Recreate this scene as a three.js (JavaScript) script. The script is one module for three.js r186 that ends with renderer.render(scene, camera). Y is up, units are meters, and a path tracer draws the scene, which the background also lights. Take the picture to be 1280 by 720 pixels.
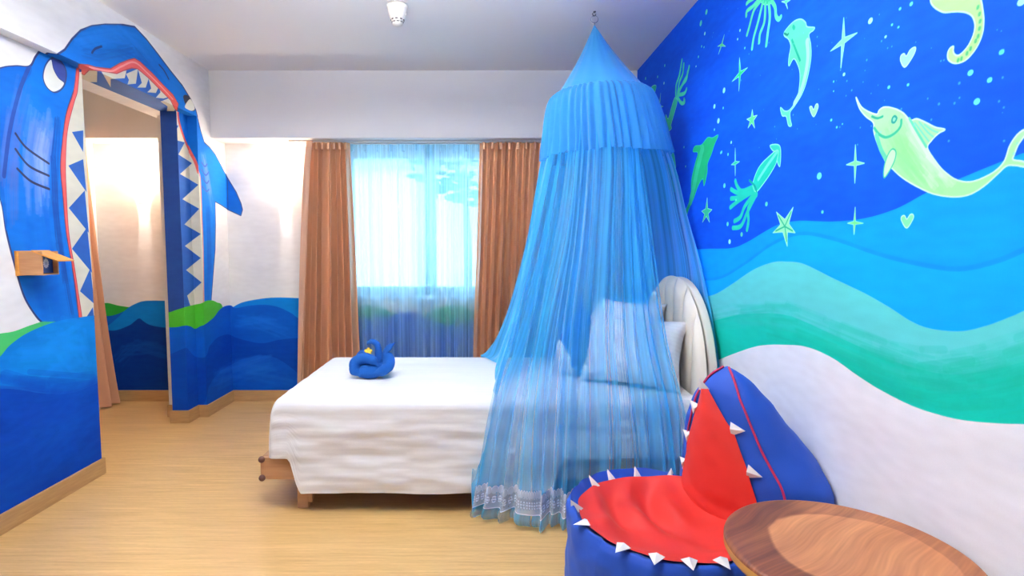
import * as THREE from 'three';
import { RoundedBoxGeometry } from 'three/addons/geometries/RoundedBoxGeometry.js';
import { mergeGeometries, mergeVertices } from 'three/addons/utils/BufferGeometryUtils.js';
import { ImprovedNoise } from 'three/addons/math/ImprovedNoise.js';
import { RectAreaLightUniformsLib } from 'three/addons/lights/RectAreaLightUniformsLib.js';

// ---------------------------------------------------------------- camera, sky, lights, exposure
RectAreaLightUniformsLib.init();
const renderer = new THREE.WebGLRenderer({ antialias: true });
renderer.toneMapping = THREE.LinearToneMapping;
renderer.toneMappingExposure = 1.62;
renderer.shadowMap.enabled = true;
const scene = new THREE.Scene();
const FOCAL = 700, CENTRE_U = 607, HORIZON = 308, EYE = 1.25, PITCH = Math.atan((360 - HORIZON) / FOCAL);
const camera = new THREE.PerspectiveCamera(2 * Math.atan(360 / FOCAL) * 180 / Math.PI, 1280 / 720, 0.05, 60);
camera.position.set(0, EYE, 0);
camera.rotation.set(-PITCH, 0, 0);
camera.setViewOffset(1280, 720, 640 - CENTRE_U, 0, 1280, 720);
scene.background = new THREE.Color().setRGB(1.8, 3.6, 5.0);            // bright overcast daylight outside the window, cool beside the lamps
const SCONCE_POWER = 2.2, SCONCE_COLOR = new THREE.Color().setRGB(1.0, 0.9, 0.78);
const LAMP_DOWN = 5.8, LAMP_UP = 38, LAMP_COLOR = new THREE.Color().setRGB(0.88, 0.94, 1.0);

// ---------------------------------------------------------------- room measures (metres)
const ROOM = { left: -2.045, recess: -2.11, alcove: -3.08, right: 1.12, back: -4.46, front: 1.6, height: 2.545, soffit: 2.054, beam: -4.24, lintel: 2.17 };
const JAMB_NEAR = -3.0, JAMB_FAR = -3.9, COLUMN = -4.04;

// ---------------------------------------------------------------- helpers
const noise = new ImprovedNoise();
const N = (x, y = 0, z = 0) => noise.noise(x, y, z);
function rng(seed) { let s = seed >>> 0; return () => { s = (s + 0x6D2B79F5) | 0; let t = Math.imul(s ^ (s >>> 15), 1 | s); t = (t + Math.imul(t ^ (t >>> 7), 61 | t)) ^ t; return ((t ^ (t >>> 14)) >>> 0) / 4294967296; }; }
const V = (x, y, z) => new THREE.Vector3(x, y, z);
const lerp = (a, b, t) => a + (b - a) * t, clamp = (x, a, b) => Math.min(b, Math.max(a, x));
const smooth = (a, b, x) => { const t = clamp((x - a) / (b - a), 0, 1); return t * t * (3 - 2 * t); };
function table(pairs, x) {                                              // piecewise linear look-up
  if (x <= pairs[0][0]) return pairs[0][1];
  for (let i = 1; i < pairs.length; i++) if (x <= pairs[i][0]) return lerp(pairs[i - 1][1], pairs[i][1], (x - pairs[i - 1][0]) / (pairs[i][0] - pairs[i - 1][0]));
  return pairs[pairs.length - 1][1];
}
// a pixel of the photograph (1280 x 720) gives a direction; the wall, floor or thing it touches gives the distance
function ray(u, v) {
  const a = (u - CENTRE_U) / FOCAL, b = -(v - 360) / FOCAL, c = Math.cos(PITCH), s = Math.sin(PITCH);
  return V(a, b * c - s, -(c + b * s));
}
const hitX = (x) => (u, v) => { const r = ray(u, v), k = x / r.x; return V(x, EYE + r.y * k, r.z * k); };
const hitY = (y) => (u, v) => { const r = ray(u, v), k = (y - EYE) / r.y; return V(r.x * k, y, r.z * k); };
const hitZ = (z) => (u, v) => { const r = ray(u, v), k = z / r.z; return V(r.x * k, EYE + r.y * k, z); };

const names = new Map();
function numbered(name) { const n = names.get(name) ?? 0; names.set(name, n + 1); return n ? `${name}_${String(n).padStart(3, '0')}` : name; }
function thing(name, label, category, position = [0, 0, 0], group) {
  const o = new THREE.Group(); o.name = numbered(name); o.position.set(...position); scene.add(o);
  o.userData = { label, category }; if (group) o.userData.group = group;
  return o;
}
function single(name, geometry, material, label, category, group) {
  const o = new THREE.Mesh(geometry, material); o.name = numbered(name); scene.add(o);
  o.userData = { label, category }; if (group) o.userData.group = group;
  return o;
}
function part(parent, name, geometry, material, label) {
  const o = new THREE.Mesh(geometry, material); o.name = name; parent.add(o);
  if (label) o.userData.label = label;
  return o;
}
function structure(name, label, category) {
  const o = new THREE.Group(); o.name = name; scene.add(o); o.userData = { kind: 'structure', label, category }; return o;
}
function box(x0, x1, y0, y1, z0, z1, r = 0) {
  const w = x1 - x0, h = y1 - y0, d = z1 - z0;
  const g = r ? new RoundedBoxGeometry(w, h, d, 3, Math.min(r, w / 2 - 1e-4, h / 2 - 1e-4, d / 2 - 1e-4)) : new THREE.BoxGeometry(w, h, d);
  return g.translate((x0 + x1) / 2, (y0 + y1) / 2, (z0 + z1) / 2);
}
function merge(list) {
  return mergeGeometries(list.map((g) => { const k = g.index ? g.toNonIndexed() : g; for (const a of Object.keys(k.attributes)) if (!['position', 'normal', 'uv'].includes(a)) k.deleteAttribute(a); return k; }));
}
// a sheet: f(s, t) -> Vector3 on a grid, s and t in 0..1, uv in metres when given
function sheet(f, ns, nt, uv = (s, t) => [s, t], flip = false) {
  const p = [], q = [], idx = [];
  for (let j = 0; j <= nt; j++) for (let i = 0; i <= ns; i++) { const v = f(i / ns, j / nt); p.push(v.x, v.y, v.z); q.push(...uv(i / ns, j / nt)); }
  for (let j = 0; j < nt; j++) for (let i = 0; i < ns; i++) {
    const a = j * (ns + 1) + i, b = a + 1, c = a + ns + 1, d = c + 1;
    if (flip) idx.push(a, b, c, b, d, c); else idx.push(a, c, b, b, c, d);
  }
  const g = new THREE.BufferGeometry();
  g.setAttribute('position', new THREE.Float32BufferAttribute(p, 3)); g.setAttribute('uv', new THREE.Float32BufferAttribute(q, 2)); g.setIndex(idx); g.computeVertexNormals();
  return g;
}
// a tube along points with a radius that changes, closed at both ends
function taper(points, radii, around = 14, along = 32, squash = [1, 1], upHint = V(0, 0, 1)) {
  const curve = new THREE.CatmullRomCurve3(points.map((p) => p.isVector3 ? p : V(...p)));
  const rad = (t) => { const k = t * (radii.length - 1), i = Math.min(radii.length - 2, Math.floor(k)), w = k - i; return lerp(radii[i], radii[i + 1], w * w * (3 - 2 * w)); };
  const rows = along + 6;
  return sheet((s, t) => {
    const e = t * rows / along - 3 / along, tt = clamp(e, 0, 1), over = clamp(e < 0 ? -e * along / 3 : e > 1 ? (e - 1) * along / 3 : 0, 0, 1);
    const c = curve.getPoint(tt), d = curve.getTangent(tt), side = V(0, 0, 0).crossVectors(d, upHint).normalize(), up = V(0, 0, 0).crossVectors(side, d).normalize();
    const r = rad(tt) * Math.sqrt(Math.max(0, 1 - over * over)), a = s * Math.PI * 2;
    return c.addScaledVector(side, Math.cos(a) * r * squash[0]).addScaledVector(up, Math.sin(a) * r * squash[1]).addScaledVector(d, (e < 0 ? -1 : 1) * over * rad(tt) * 0.7);
  }, around, rows);
}
function jiggle(g, amount, scale, seed = 0) {                            // push a surface in and out along its normals
  g = mergeVertices(g, 1e-5); g.computeVertexNormals();
  const p = g.attributes.position, n = g.attributes.normal;
  for (let i = 0; i < p.count; i++) {
    const k = amount * (N(p.getX(i) * scale + seed, p.getY(i) * scale, p.getZ(i) * scale) + 0.5 * N(p.getX(i) * scale * 2.3, p.getY(i) * scale * 2.3 + seed, p.getZ(i) * scale * 2.3));
    p.setXYZ(i, p.getX(i) + n.getX(i) * k, p.getY(i) + n.getY(i) * k, p.getZ(i) + n.getZ(i) * k);
  }
  g.computeVertexNormals(); return g;
}
const rgb = (r, g, b) => new THREE.Color().setRGB(r, g, b);
const std = (o) => new THREE.MeshStandardMaterial(o);
const phys = (o) => new THREE.MeshPhysicalMaterial({ side: THREE.DoubleSide, ...o });

// ---------------------------------------------------------------- computed textures
function dataTexture(w, h, f, srgb = true, rx = 1, ry = 1) {
  const d = new Uint8Array(w * h * 4);
  for (let y = 0; y < h; y++) for (let x = 0; x < w; x++) { const c = f(x / w, y / h), i = (y * w + x) * 4; d[i] = clamp(c[0], 0, 255); d[i + 1] = clamp(c[1], 0, 255); d[i + 2] = clamp(c[2], 0, 255); d[i + 3] = 255; }
  const t = new THREE.DataTexture(d, w, h); t.wrapS = t.wrapT = THREE.RepeatWrapping; t.magFilter = THREE.LinearFilter; t.minFilter = THREE.LinearMipmapLinearFilter; t.generateMipmaps = true;
  if (srgb) t.colorSpace = THREE.SRGBColorSpace; t.repeat.set(rx, ry); t.needsUpdate = true; return t;
}
const tileNoise = (x, y, fx, fy, z) => {                                 // noise that repeats over 0..1
  const a = N(x * fx, y * fy, z), b = N((x - 1) * fx, y * fy, z), c = N(x * fx, (y - 1) * fy, z), d = N((x - 1) * fx, (y - 1) * fy, z);
  return lerp(lerp(a, b, x), lerp(c, d, x), y);
};
function woodTexture(base, dark, fx, fy, seed, w = 512, h = 512) {
  return dataTexture(w, h, (x, y) => {
    const k = 0.5 + 0.5 * tileNoise(x, y, fx, fy, seed) + 0.35 * tileNoise(x, y, fx * 2, fy * 3.7, seed + 9) + 0.2 * tileNoise(x, y, fx * 4, fy * 8, seed + 17);
    const q = clamp(k, 0, 1); return [0, 1, 2].map((i) => lerp(dark[i], base[i], q));
  });
}
const weaveBump = dataTexture(256, 256, (x, y) => { const k = 128 + 60 * Math.sin(x * Math.PI * 2 * 64) * Math.sin(y * Math.PI * 2 * 64) + 40 * tileNoise(x, y, 20, 20, 3); return [k, k, k]; }, false);
const plasterBump = dataTexture(512, 512, (x, y) => { const k = 128 + 90 * tileNoise(x, y, 60, 60, 1) + 50 * tileNoise(x, y, 20, 20, 5); return [k, k, k]; }, false);

// a painted surface: a canvas on one plane of the room, drawn in the wall's own metres
class Paint {
  constructor(hit, along, a0, a1, up, b0, b1, scale, ground) {           // along / up: axis names; a0 -> left edge of the canvas
    Object.assign(this, { hit, along, a0, a1, up, b0, b1 });
    this.w = Math.min(2048, Math.round(Math.abs(a1 - a0) * scale)); this.h = Math.min(2048, Math.round(Math.abs(b1 - b0) * scale));
    this.canvas = document.createElement('canvas'); this.canvas.width = this.w; this.canvas.height = this.h;
    this.c = this.canvas.getContext('2d'); this.c.fillStyle = ground; this.c.fillRect(0, 0, this.w, this.h); this.c.lineJoin = this.c.lineCap = 'round';
    this.k = this.w / Math.abs(a1 - a0);
  }
  uv(p) { return [(p[this.along] - this.a0) / (this.a1 - this.a0), (p[this.up] - this.b0) / (this.b1 - this.b0)]; }
  at(q) { const p = Array.isArray(q) ? this.hit(q[0], q[1]) : q, [a, b] = this.uv(p); return [a * this.w, (1 - b) * this.h]; }   // [u, v] of the photograph or {z, y} in metres
  trace(points, closed, curved) {
    let list = points.map((q) => this.at(q));
    if (curved) {
      const out = [], n = list.length;
      for (let i = 0; i < (closed ? n : n - 1); i++) {
        const g = (k) => list[closed ? (k + n) % n : clamp(k, 0, n - 1)], [p0, p1, p2, p3] = [g(i - 1), g(i), g(i + 1), g(i + 2)];
        for (let m = 0; m < 8; m++) { const t = m / 8, t2 = t * t, t3 = t2 * t; out.push([0, 1].map((d) => 0.5 * (2 * p1[d] + (p2[d] - p0[d]) * t + (2 * p0[d] - 5 * p1[d] + 4 * p2[d] - p3[d]) * t2 + (3 * p1[d] - p0[d] - 3 * p2[d] + p3[d]) * t3))); }
      }
      if (!closed) out.push(list[n - 1]); list = out;
    }
    const c = this.c; c.beginPath(); list.forEach(([x, y], i) => i ? c.lineTo(x, y) : c.moveTo(x, y)); if (closed) c.closePath();
    return list;
  }
  fill(points, colour, curved = true, outline, width = 0.006) { this.trace(points, true, curved); this.c.fillStyle = colour; this.c.fill(); if (outline) { this.c.strokeStyle = outline; this.c.lineWidth = width * this.k; this.c.stroke(); } return this; }
  line(points, colour, width, curved = true) { this.trace(points, false, curved); this.c.strokeStyle = colour; this.c.lineWidth = width * this.k; this.c.stroke(); return this; }
  below(points, colour, edge) {                                          // everything under a wavy line
    const l = this.trace(points, false, true), c = this.c; c.lineTo(l[l.length - 1][0], this.h + 5); c.lineTo(l[0][0], this.h + 5); c.closePath(); c.fillStyle = colour; c.fill();
    if (edge) this.line(points, edge, 0.012);
    return this;
  }
  brush(colour, points, width, alpha, seed, strokes = 40) {              // loose dry strokes along a path, the way the wall was painted
    const r = rng(seed), c = this.c, l = points.map((q) => this.at(q)); c.strokeStyle = colour;
    for (let i = 0; i < strokes; i++) {
      const o = [(r() - 0.5) * width * this.k, (r() - 0.5) * width * this.k], a = Math.floor(r() * Math.max(1, l.length - 2)), b = Math.min(l.length - 1, a + 1 + Math.floor(r() * 2));
      c.globalAlpha = alpha * (0.4 + 0.6 * r()); c.lineWidth = this.k * width * (0.08 + 0.14 * r());
      c.beginPath(); c.moveTo(l[a][0] + o[0], l[a][1] + o[1]); c.lineTo(l[b][0] + o[0], l[b][1] + o[1]); c.stroke();
    }
    c.globalAlpha = 1; return this;
  }
  clipped(points, draw) { this.c.save(); this.trace(points, true, true); this.c.clip(); draw(this); this.c.restore(); return this; }
  texture(grain = 7, seed = 1) {
    const im = this.c.getImageData(0, 0, this.w, this.h), d = im.data, r = rng(seed);
    for (let y = 0; y < this.h; y++) for (let x = 0; x < this.w; x++) {
      const i = (y * this.w + x) * 4, X = x / this.k, Y = y / this.k, k = grain * (1.3 * N(X * 3 + seed, Y * 9, 4) + 0.9 * N(X * 14, Y * 40, seed) + 0.5 * (r() - 0.5));
      d[i] = clamp(d[i] + k * d[i] / 255, 0, 255); d[i + 1] = clamp(d[i + 1] + k, 0, 255); d[i + 2] = clamp(d[i + 2] + k, 0, 255);
    }
    this.c.putImageData(im, 0, 0);
    const t = new THREE.CanvasTexture(this.canvas); t.colorSpace = THREE.SRGBColorSpace; t.anisotropy = 8; return t;
  }
  apply(g) { const p = g.attributes.position, uv = []; for (let i = 0; i < p.count; i++) uv.push(...this.uv({ x: p.getX(i), y: p.getY(i), z: p.getZ(i) })); g.setAttribute('uv', new THREE.Float32BufferAttribute(uv, 2)); return g; }
}
// metres as uv on every face of a box
function metricUV(g, k = 1) {
  const p = g.attributes.position, n = g.attributes.normal, uv = [];
  for (let i = 0; i < p.count; i++) { const ax = Math.abs(n.getX(i)), ay = Math.abs(n.getY(i)); uv.push(...(ax > 0.7 ? [p.getZ(i), p.getY(i)] : ay > 0.7 ? [p.getX(i), p.getZ(i)] : [p.getX(i), p.getY(i)]).map((q) => q * k)); }
  g.setAttribute('uv', new THREE.Float32BufferAttribute(uv, 2)); return g;
}

// ---------------------------------------------------------------- murals
const WHITE = '#f0edeb', BLUE = { deep: '#0546b4', mid: '#0a5cc8', light: '#0c84dc', navy: '#2c4c96', tooth: '#2f62b4', shark: '#1272d2', sharkDark: '#1a50a8', sharkPale: '#5f86dc' };
const GREEN = '#37bb3c', CREAM = '#ddd6c2', LIP = '#ea6460', INK = '#3a4678';
const wall = { roughness: 0.75, specularIntensity: 0.25, bumpMap: plasterBump, bumpScale: 0.0006 };
const whiteWall = std({ color: '#f3f0ee', roughness: 0.85, bumpMap: plasterBump, bumpScale: 0.0006 });
const from = (list, ox, oy, k) => list.map(([x, y]) => [ox + x / k, oy + y / k]);   // coordinates read off an enlarged crop of the photograph

const mural = (map) => phys({ map, ...wall, side: THREE.FrontSide });

function nearShark(P) {                                                  // flank, eye, gills and lip on the recessed wall before the doorway
  const flank = [[-30, 100], [0, 86], [20, 83], [37, 83], [45, 70], [56, 58], [75, 52], [100, 60], [100, 96], [92, 115], [83, 143], [78, 180], [76, 210], [79, 245], [83, 290], [90, 330], [99, 396], [104, 420], [60, 420], [55, 406], [45, 395], [30, 370], [18, 330], [8, 290], [0, 247], [-25, 200], [-45, 150]];
  P.fill(flank, BLUE.shark, true, INK, 0.01);
  P.clipped(flank, (p) => {
    p.fill([[-60, 60], [37, 80], [22, 120], [10, 170], [4, 220], [8, 290], [-20, 300], [-70, 200]], '#1565c2', true);
    p.brush('#4f6fc0', [[30, 110], [20, 150], [14, 190], [10, 230], [14, 270]], 0.09, 0.35, 3, 60);
    p.brush(BLUE.sharkPale, [[52, 150], [45, 185], [44, 215], [46, 250]], 0.14, 0.35, 4, 110);
    p.brush('#8ca4ea', [[55, 170], [50, 195], [52, 225], [55, 250]], 0.07, 0.3, 5, 60);
    p.brush(BLUE.sharkDark, [[72, 150], [67, 200], [68, 250], [73, 300], [82, 350], [90, 395]], 0.035, 0.5, 6, 80);
    p.brush('#0f6ad0', [[45, 280], [50, 320], [58, 360], [68, 395]], 0.16, 0.35, 7, 60);
    p.line([[37, 82], [24, 115], [12, 165], [5, 220]], '#2d4f9c', 0.02);
  });
  const eye = [[54, 96], [57, 82], [64, 73], [72, 73], [80, 82], [83, 92], [81, 105], [75, 113], [67, 115], [58, 108]];
  P.fill(eye, '#3f4f96', true, INK, 0.008);
  P.fill([[64, 74], [67, 86], [73, 97], [80, 103], [79, 108], [74, 113], [66, 115], [58, 108], [54, 96], [57, 82]], '#e8e6da', true, INK, 0.005);
  for (const g of [[[70, 385], [120, 450], [220, 520]], [[70, 455], [130, 530], [220, 575]], [[78, 543], [140, 600], [222, 635]]]) P.line(from(g, 0, 60, 3.6), '#3a4060', 0.011);
  // teeth and lip
  P.fill([[97, 90], [96, 113], [93, 127], [86, 154], [83, 177], [82, 210], [83, 240], [86, 290], [93, 333], [97, 363], [102, 396], [125, 396], [118, 90]], CREAM, false);
  for (const t of [[[90, 165], [104, 163], [104, 190]], [[85.5, 207], [104, 199], [108, 240]], [[86, 260], [106, 238], [111, 291]], [[90, 311], [109, 284], [115, 341]], [[100, 364], [113, 335], [118, 380]], [[107, 398], [116, 384], [118, 400]]]) P.fill(t, BLUE.tooth, false);
  P.fill([[96, 84], [92, 115], [83, 143], [78, 180], [76, 210], [79, 245], [83, 290], [90, 330], [95, 363], [99, 398], [102.5, 398], [97.5, 363], [93, 333], [86, 290], [83, 240], [82, 210], [83, 177], [86, 154], [93, 127], [97, 113], [99, 84]], LIP, true, '#a8404e', 0.004);
}
function headShark(P) {                                                  // snout above the doorway: face of the lintel and its underside
  const snout = [[50, 74], [60, 66], [72, 68], [81, 62], [90, 49], [101, 38], [115, 32.6], [132, 30.7], [154, 31], [168.5, 33.6], [183, 49], [197, 67], [212, 87], [228, 107], [239, 125], [245, 138], [256, 180], [235, 190], [214, 160], [130, 150], [90, 120]];
  P.fill(snout, BLUE.shark, false, INK, 0.01);
  P.c.save(); P.trace(snout, true, false); P.c.clip();
  P.brush('#1f7fe0', [[100, 50], [125, 42], [150, 42], [168, 52], [185, 75]], 0.1, 0.3, 11, 90);
  P.brush('#1560bc', [[105, 66], [125, 72], [150, 66], [168, 62], [185, 82], [205, 104]], 0.05, 0.3, 12, 70);
  P.c.restore();
  P.line([[115, 66], [119, 61], [127, 58]], '#2a3c78', 0.012); P.line([[199, 81], [205, 88], [211, 99]], '#2a3c78', 0.012);
  P.fill([[229, 121], [234, 119], [240, 126], [244, 136], [241, 139], [234, 135]], '#3c3c50', true);
  P.fill([[231, 133], [237, 124], [241, 128], [243.5, 136], [240, 138.5], [235, 137]], '#e8e6da', true);
  const mouth = [[97, 80], [110, 81], [120, 84], [138, 86], [150, 79], [160, 75], [168, 73], [175, 77], [190, 91], [205, 107], [216, 118], [223, 130], [221, 139], [222, 175], [190, 175], [97, 130]];
  P.fill(mouth, BLUE.tooth, false);
  for (const t of [[[160, 345], [214, 355], [212, 425], [120, 424], [98, 388]], [[238, 352], [340, 362], [402, 350], [390, 400], [300, 405], [300, 460]], [[398, 372], [476, 338], [462, 435], [408, 440], [417, 410]], [[475, 340], [545, 400], [525, 460], [470, 460], [500, 430]], [[543, 400], [610, 452], [590, 495], [535, 490], [560, 465]], [[612, 460], [676, 520], [640, 530], [590, 525], [620, 490]], [[620, 550], [680, 525], [716, 590], [705, 625], [660, 620], [665, 580]]]) P.fill(from(t, 80, 20, 5.14), CREAM, false);
  P.fill([[97, 88], [99, 80], [110, 81], [120, 84], [138, 86], [150, 79], [160, 75], [168, 73], [175, 77], [190, 91], [205, 107], [216, 118], [223, 130], [221, 139], [218, 135], [213, 125], [200, 112], [185, 97], [172, 86], [165, 85], [155, 88], [146, 92], [125, 88.5], [111, 88], [105, 94]], LIP, false, '#b44a52', 0.005);
  P.line([[112, 84], [138, 89], [152, 83], [168, 78], [185, 92], [205, 112], [216, 124]], '#f79a92', 0.01);
}
function farShark(P) {                                                   // jaw, teeth and flank behind the doorway
  P.fill([[205, 90], [245, 110], [246, 140], [247, 147], [251, 164], [255.5, 178], [262, 184], [269, 193], [277, 208], [284, 222], [295, 240], [301, 254], [303, 262], [301, 269.5], [285, 262], [276, 256], [269, 252], [269.5, 282], [269, 312], [266, 350], [263, 390], [250, 400], [205, 400]], BLUE.shark, false, INK, 0.008);
  P.fill([[284, 222], [295, 240], [301, 254], [303, 262], [301, 269.5], [285, 262]], '#1868c8', false, INK, 0.005);
  P.brush(BLUE.sharkPale, [[254, 195], [258, 215], [262, 240], [266, 262]], 0.07, 0.3, 21, 70);
  P.brush('#0d5cc0', [[260, 262], [262, 300], [262, 340], [260, 375]], 0.06, 0.4, 22, 50);
  for (const g of [[[252, 203], [256, 208], [259, 205]], [[252, 212], [257, 219], [261, 215]], [[253, 222], [258, 229], [261, 226]], [[253, 233], [258, 239], [261, 237]]]) P.line(g, '#3f5cae', 0.012);
  P.fill([[200, 60], [222, 133], [224, 153], [233, 180], [244, 202], [248, 215], [250.5, 225], [252.5, 275], [254, 312], [255, 385], [200, 420]], BLUE.tooth, false);
  P.fill([[214, 137], [216, 141], [210, 155], [223, 157], [215.5, 174], [231, 178], [223, 193], [240, 204], [225, 217.5], [248, 231], [228, 249], [249, 261], [230.5, 280.5], [251, 292.5], [231, 307.5], [251, 322.5], [232.5, 337.5], [252, 353], [234, 369.5], [241, 392], [256, 392], [254, 312], [252.5, 275], [250.5, 225], [248, 215], [244, 202], [233, 180], [224, 153], [221, 133]], CREAM, false);
  P.line([[222, 133], [224, 153], [233, 180], [244, 202], [248, 215]], LIP, 0.022); P.line([[248, 215], [250.5, 225], [252.5, 275], [254, 312], [255, 385]], '#e89a90', 0.012);
}
function farWaves(P) {                                                   // sea running over jamb, column and window wall
  P.fill([[205, 394], [213, 390], [231, 384], [243, 381], [252, 379], [258, 376], [265, 375.5], [271, 378], [278, 383], [281, 410], [260, 440], [205, 440]], '#52be34', true);
  P.below([[291, 384], [303, 378], [323, 374], [343, 372], [374, 372.6], [400, 374]], BLUE.light);
  P.below([[206, 409], [220, 409], [231, 407], [238, 408], [244, 411], [250, 408], [257, 405], [267, 397], [273, 389], [278.5, 384], [284, 382], [289, 382], [295, 385], [313, 382], [331, 381], [348, 384], [364, 391.5], [374, 398.6], [400, 412]], BLUE.mid);
  P.brush('#1a72dc', [[300, 402], [320, 400], [340, 406], [355, 414]], 0.1, 0.25, 31, 60);
  P.below([[206, 444], [215, 442], [232, 435], [238, 440], [245, 446], [257, 446], [262, 433], [272, 422], [285, 418], [295, 422], [313, 427], [329, 429], [348, 425], [364, 423], [374, 423], [400, 424]], BLUE.deep);
  P.fill([[240, 520], [255, 505], [262, 482], [274, 466], [295, 452.5], [313, 446], [329, 444], [344, 447], [360, 456.5], [374, 468], [400, 492], [400, 520]], '#0b56c4', true);
  P.brush('#1c6ad2', [[272, 474], [300, 460], [330, 454], [355, 470]], 0.16, 0.22, 32, 60);
}

const RW = new Paint(hitX(ROOM.right), 'z', ROOM.back, -1.0, 'y', 0, ROOM.height, 590, '#0a55de');
const sky = [[783, 322], [830, 318], [858, 313], [885, 311], [915, 310], [935, 302], [955, 290], [975, 280], [1000, 276], [1040, 277], [1080, 273], [1120, 261], [1158, 241], [1198, 224], [1249, 203], [1280, 191], [1360, 160], [1460, 120]];
const skyLow = [[783, 356], [870, 350], [900, 347], [930, 330], [965, 305], [1000, 292], [1040, 298], [1100, 318], [1160, 332], [1200, 336], [1240, 328], [1280, 312], [1360, 270], [1460, 220]];
const tealTop = [[783, 380], [830, 376], [862, 372], [890, 369], [915, 355], [940, 338], [965, 328], [985, 327], [1005, 330], [1040, 347], [1080, 366], [1110, 383], [1140, 402], [1165, 411], [1200, 414], [1230, 408], [1260, 397], [1280, 388], [1360, 345], [1460, 300]];
const tealLow = [[783, 425], [850, 415], [880, 405], [920, 394], [960, 392], [990, 396], [1040, 418], [1090, 440], [1130, 456], [1170, 466], [1200, 468], [1240, 462], [1280, 452], [1360, 430], [1460, 400]];
const whiteTop = [[783, 470], [840, 466], [868, 460], [890, 453], [920, 441], [950, 432], [985, 431], [1010, 434], [1040, 447], [1070, 468], [1100, 487], [1140, 507], [1180, 520], [1220, 527], [1280, 530], [1360, 528], [1460, 500]];
RW.below(sky, '#0a9cfc').below(skyLow, '#0ca8ff', '#0a90ee').below(tealTop, '#5ccbd0').below(tealLow, '#10c7b2');
RW.brush('#2cc2b4', tealLow.slice(2), 0.1, 0.3, 41, 160); RW.brush('#15b79c', tealLow.slice(4).map(([u, v]) => [u, v + 24]), 0.12, 0.25, 42, 100); RW.below(whiteTop, '#ececf4');
{
  const G1 = '#35c795', G2 = '#57d58c', G3 = '#9ee6a2', EDGE = '#17a089', PALE = '#c2f2c8';
  const creature = (list, ox, oy, k, a, rim = '#8ff0c0') => RW.fill(from(list, ox, oy, k), a, true, rim, 0.004);
  const limb = (list, ox, oy, k, colour, w) => RW.line(from(list, ox, oy, k), colour, w);
  const star4 = (c, up, right, down, left, colour) => { const m = (a, b) => [c[0] + ((a[0] + b[0]) / 2 - c[0]) * 0.22, c[1] + ((a[1] + b[1]) / 2 - c[1]) * 0.22]; RW.fill([up, m(up, right), right, m(right, down), down, m(down, left), left, m(left, up)], colour, false, '#8ff0b8', 0.003); };
  const star5 = (tips, c, colour) => { const o = []; tips.forEach((t, i) => { const q = tips[(i + 1) % 5]; o.push(t, [c[0] + ((t[0] + q[0]) / 2 - c[0]) * 0.42, c[1] + ((t[1] + q[1]) / 2 - c[1]) * 0.42]); }); RW.fill(o, colour, false, '#9ff0c0', 0.003); };
  const heart = (pts, colour) => RW.fill(pts, colour, true, '#b8f5c8', 0.003);
  // fish diving, octopus, stars
  creature([[360, 185], [385, 150], [420, 118], [455, 108], [480, 125], [490, 150], [530, 155], [525, 170], [500, 195], [510, 250], [512, 320], [500, 400], [480, 480], [455, 540], [420, 595], [395, 630], [395, 670], [402, 705], [385, 705], [372, 655], [350, 650], [340, 605], [365, 625], [395, 615], [430, 560], [445, 500], [450, 420], [440, 370], [415, 330], [388, 370], [388, 320], [398, 260], [385, 220], [365, 205]], 900, 0, 4.5, '#52d8a4');
  limb([[490, 230], [495, 320], [480, 420], [455, 510], [420, 580]], 900, 0, 4.5, '#8ee8b8', 0.02); limb([[405, 225], [430, 290], [450, 340]], 900, 0, 4.5, EDGE, 0.01); limb([[362, 188], [378, 196], [385, 190]], 900, 0, 4.5, '#0f7a70', 0.008); limb([[412, 150], [418, 158]], 900, 0, 4.5, EDGE, 0.014);
  creature([[225, -40], [300, -40], [298, 5], [280, 22], [255, 26], [232, 12]], 900, 0, 4.5, G1);
  for (const t of [[[215, 0], [185, 35], [152, 62], [148, 88]], [[228, 5], [190, 60], [165, 150], [152, 195]], [[240, 15], [215, 120], [190, 210], [180, 273]], [[255, 20], [250, 120], [225, 190], [220, 238]], [[275, 20], [280, 100], [268, 190], [260, 255]], [[290, 5], [310, 40], [315, 90], [330, 108], [342, 95]], [[190, -10], [165, 5], [150, 20]]]) limb(t, 900, 0, 4.5, '#58dca8', 0.018);
  star4([925, 92], [924.4, 72], [934.5, 84.5], [923.5, 114], [915, 102], '#1fc27a'); star4([1054, 51], [1054.7, 22], [1071.5, 41], [1051, 85], [1038, 64], '#74dfa6'); star4([982, 3], [983, -12], [988, 0], [984.5, 11], [977, 2], G1);
  star5([[940.4, 137], [946.5, 144], [943.3, 160], [935, 160], [933.5, 149]], [940, 149], G2); star4([902, 56], [905.5, 43], [907, 58], [898, 68], [897, 58], G2);
  heart([[1017, 146], [1012, 135], [1014.5, 133], [1017, 137], [1019.5, 131], [1022, 130], [1022.5, 135]], '#7fe0a0'); heart([[1131, 84], [1126, 77], [1126, 70], [1130, 67], [1133, 70], [1138, 62], [1144, 59], [1144, 64], [1139, 74]], '#8be4bc'); heart([[1133.5, 285], [1127, 276], [1127, 271], [1130.5, 269.5], [1133.5, 274], [1137.5, 268.5], [1141, 268], [1141.5, 273]], '#74e0a4');
  // far squid and small drifting things by the canopy
  creature([[240, 345], [258, 370], [235, 460], [215, 530], [216, 560], [175, 585], [178, 465], [195, 490], [215, 420]], 800, 60, 5.54, G1);
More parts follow.
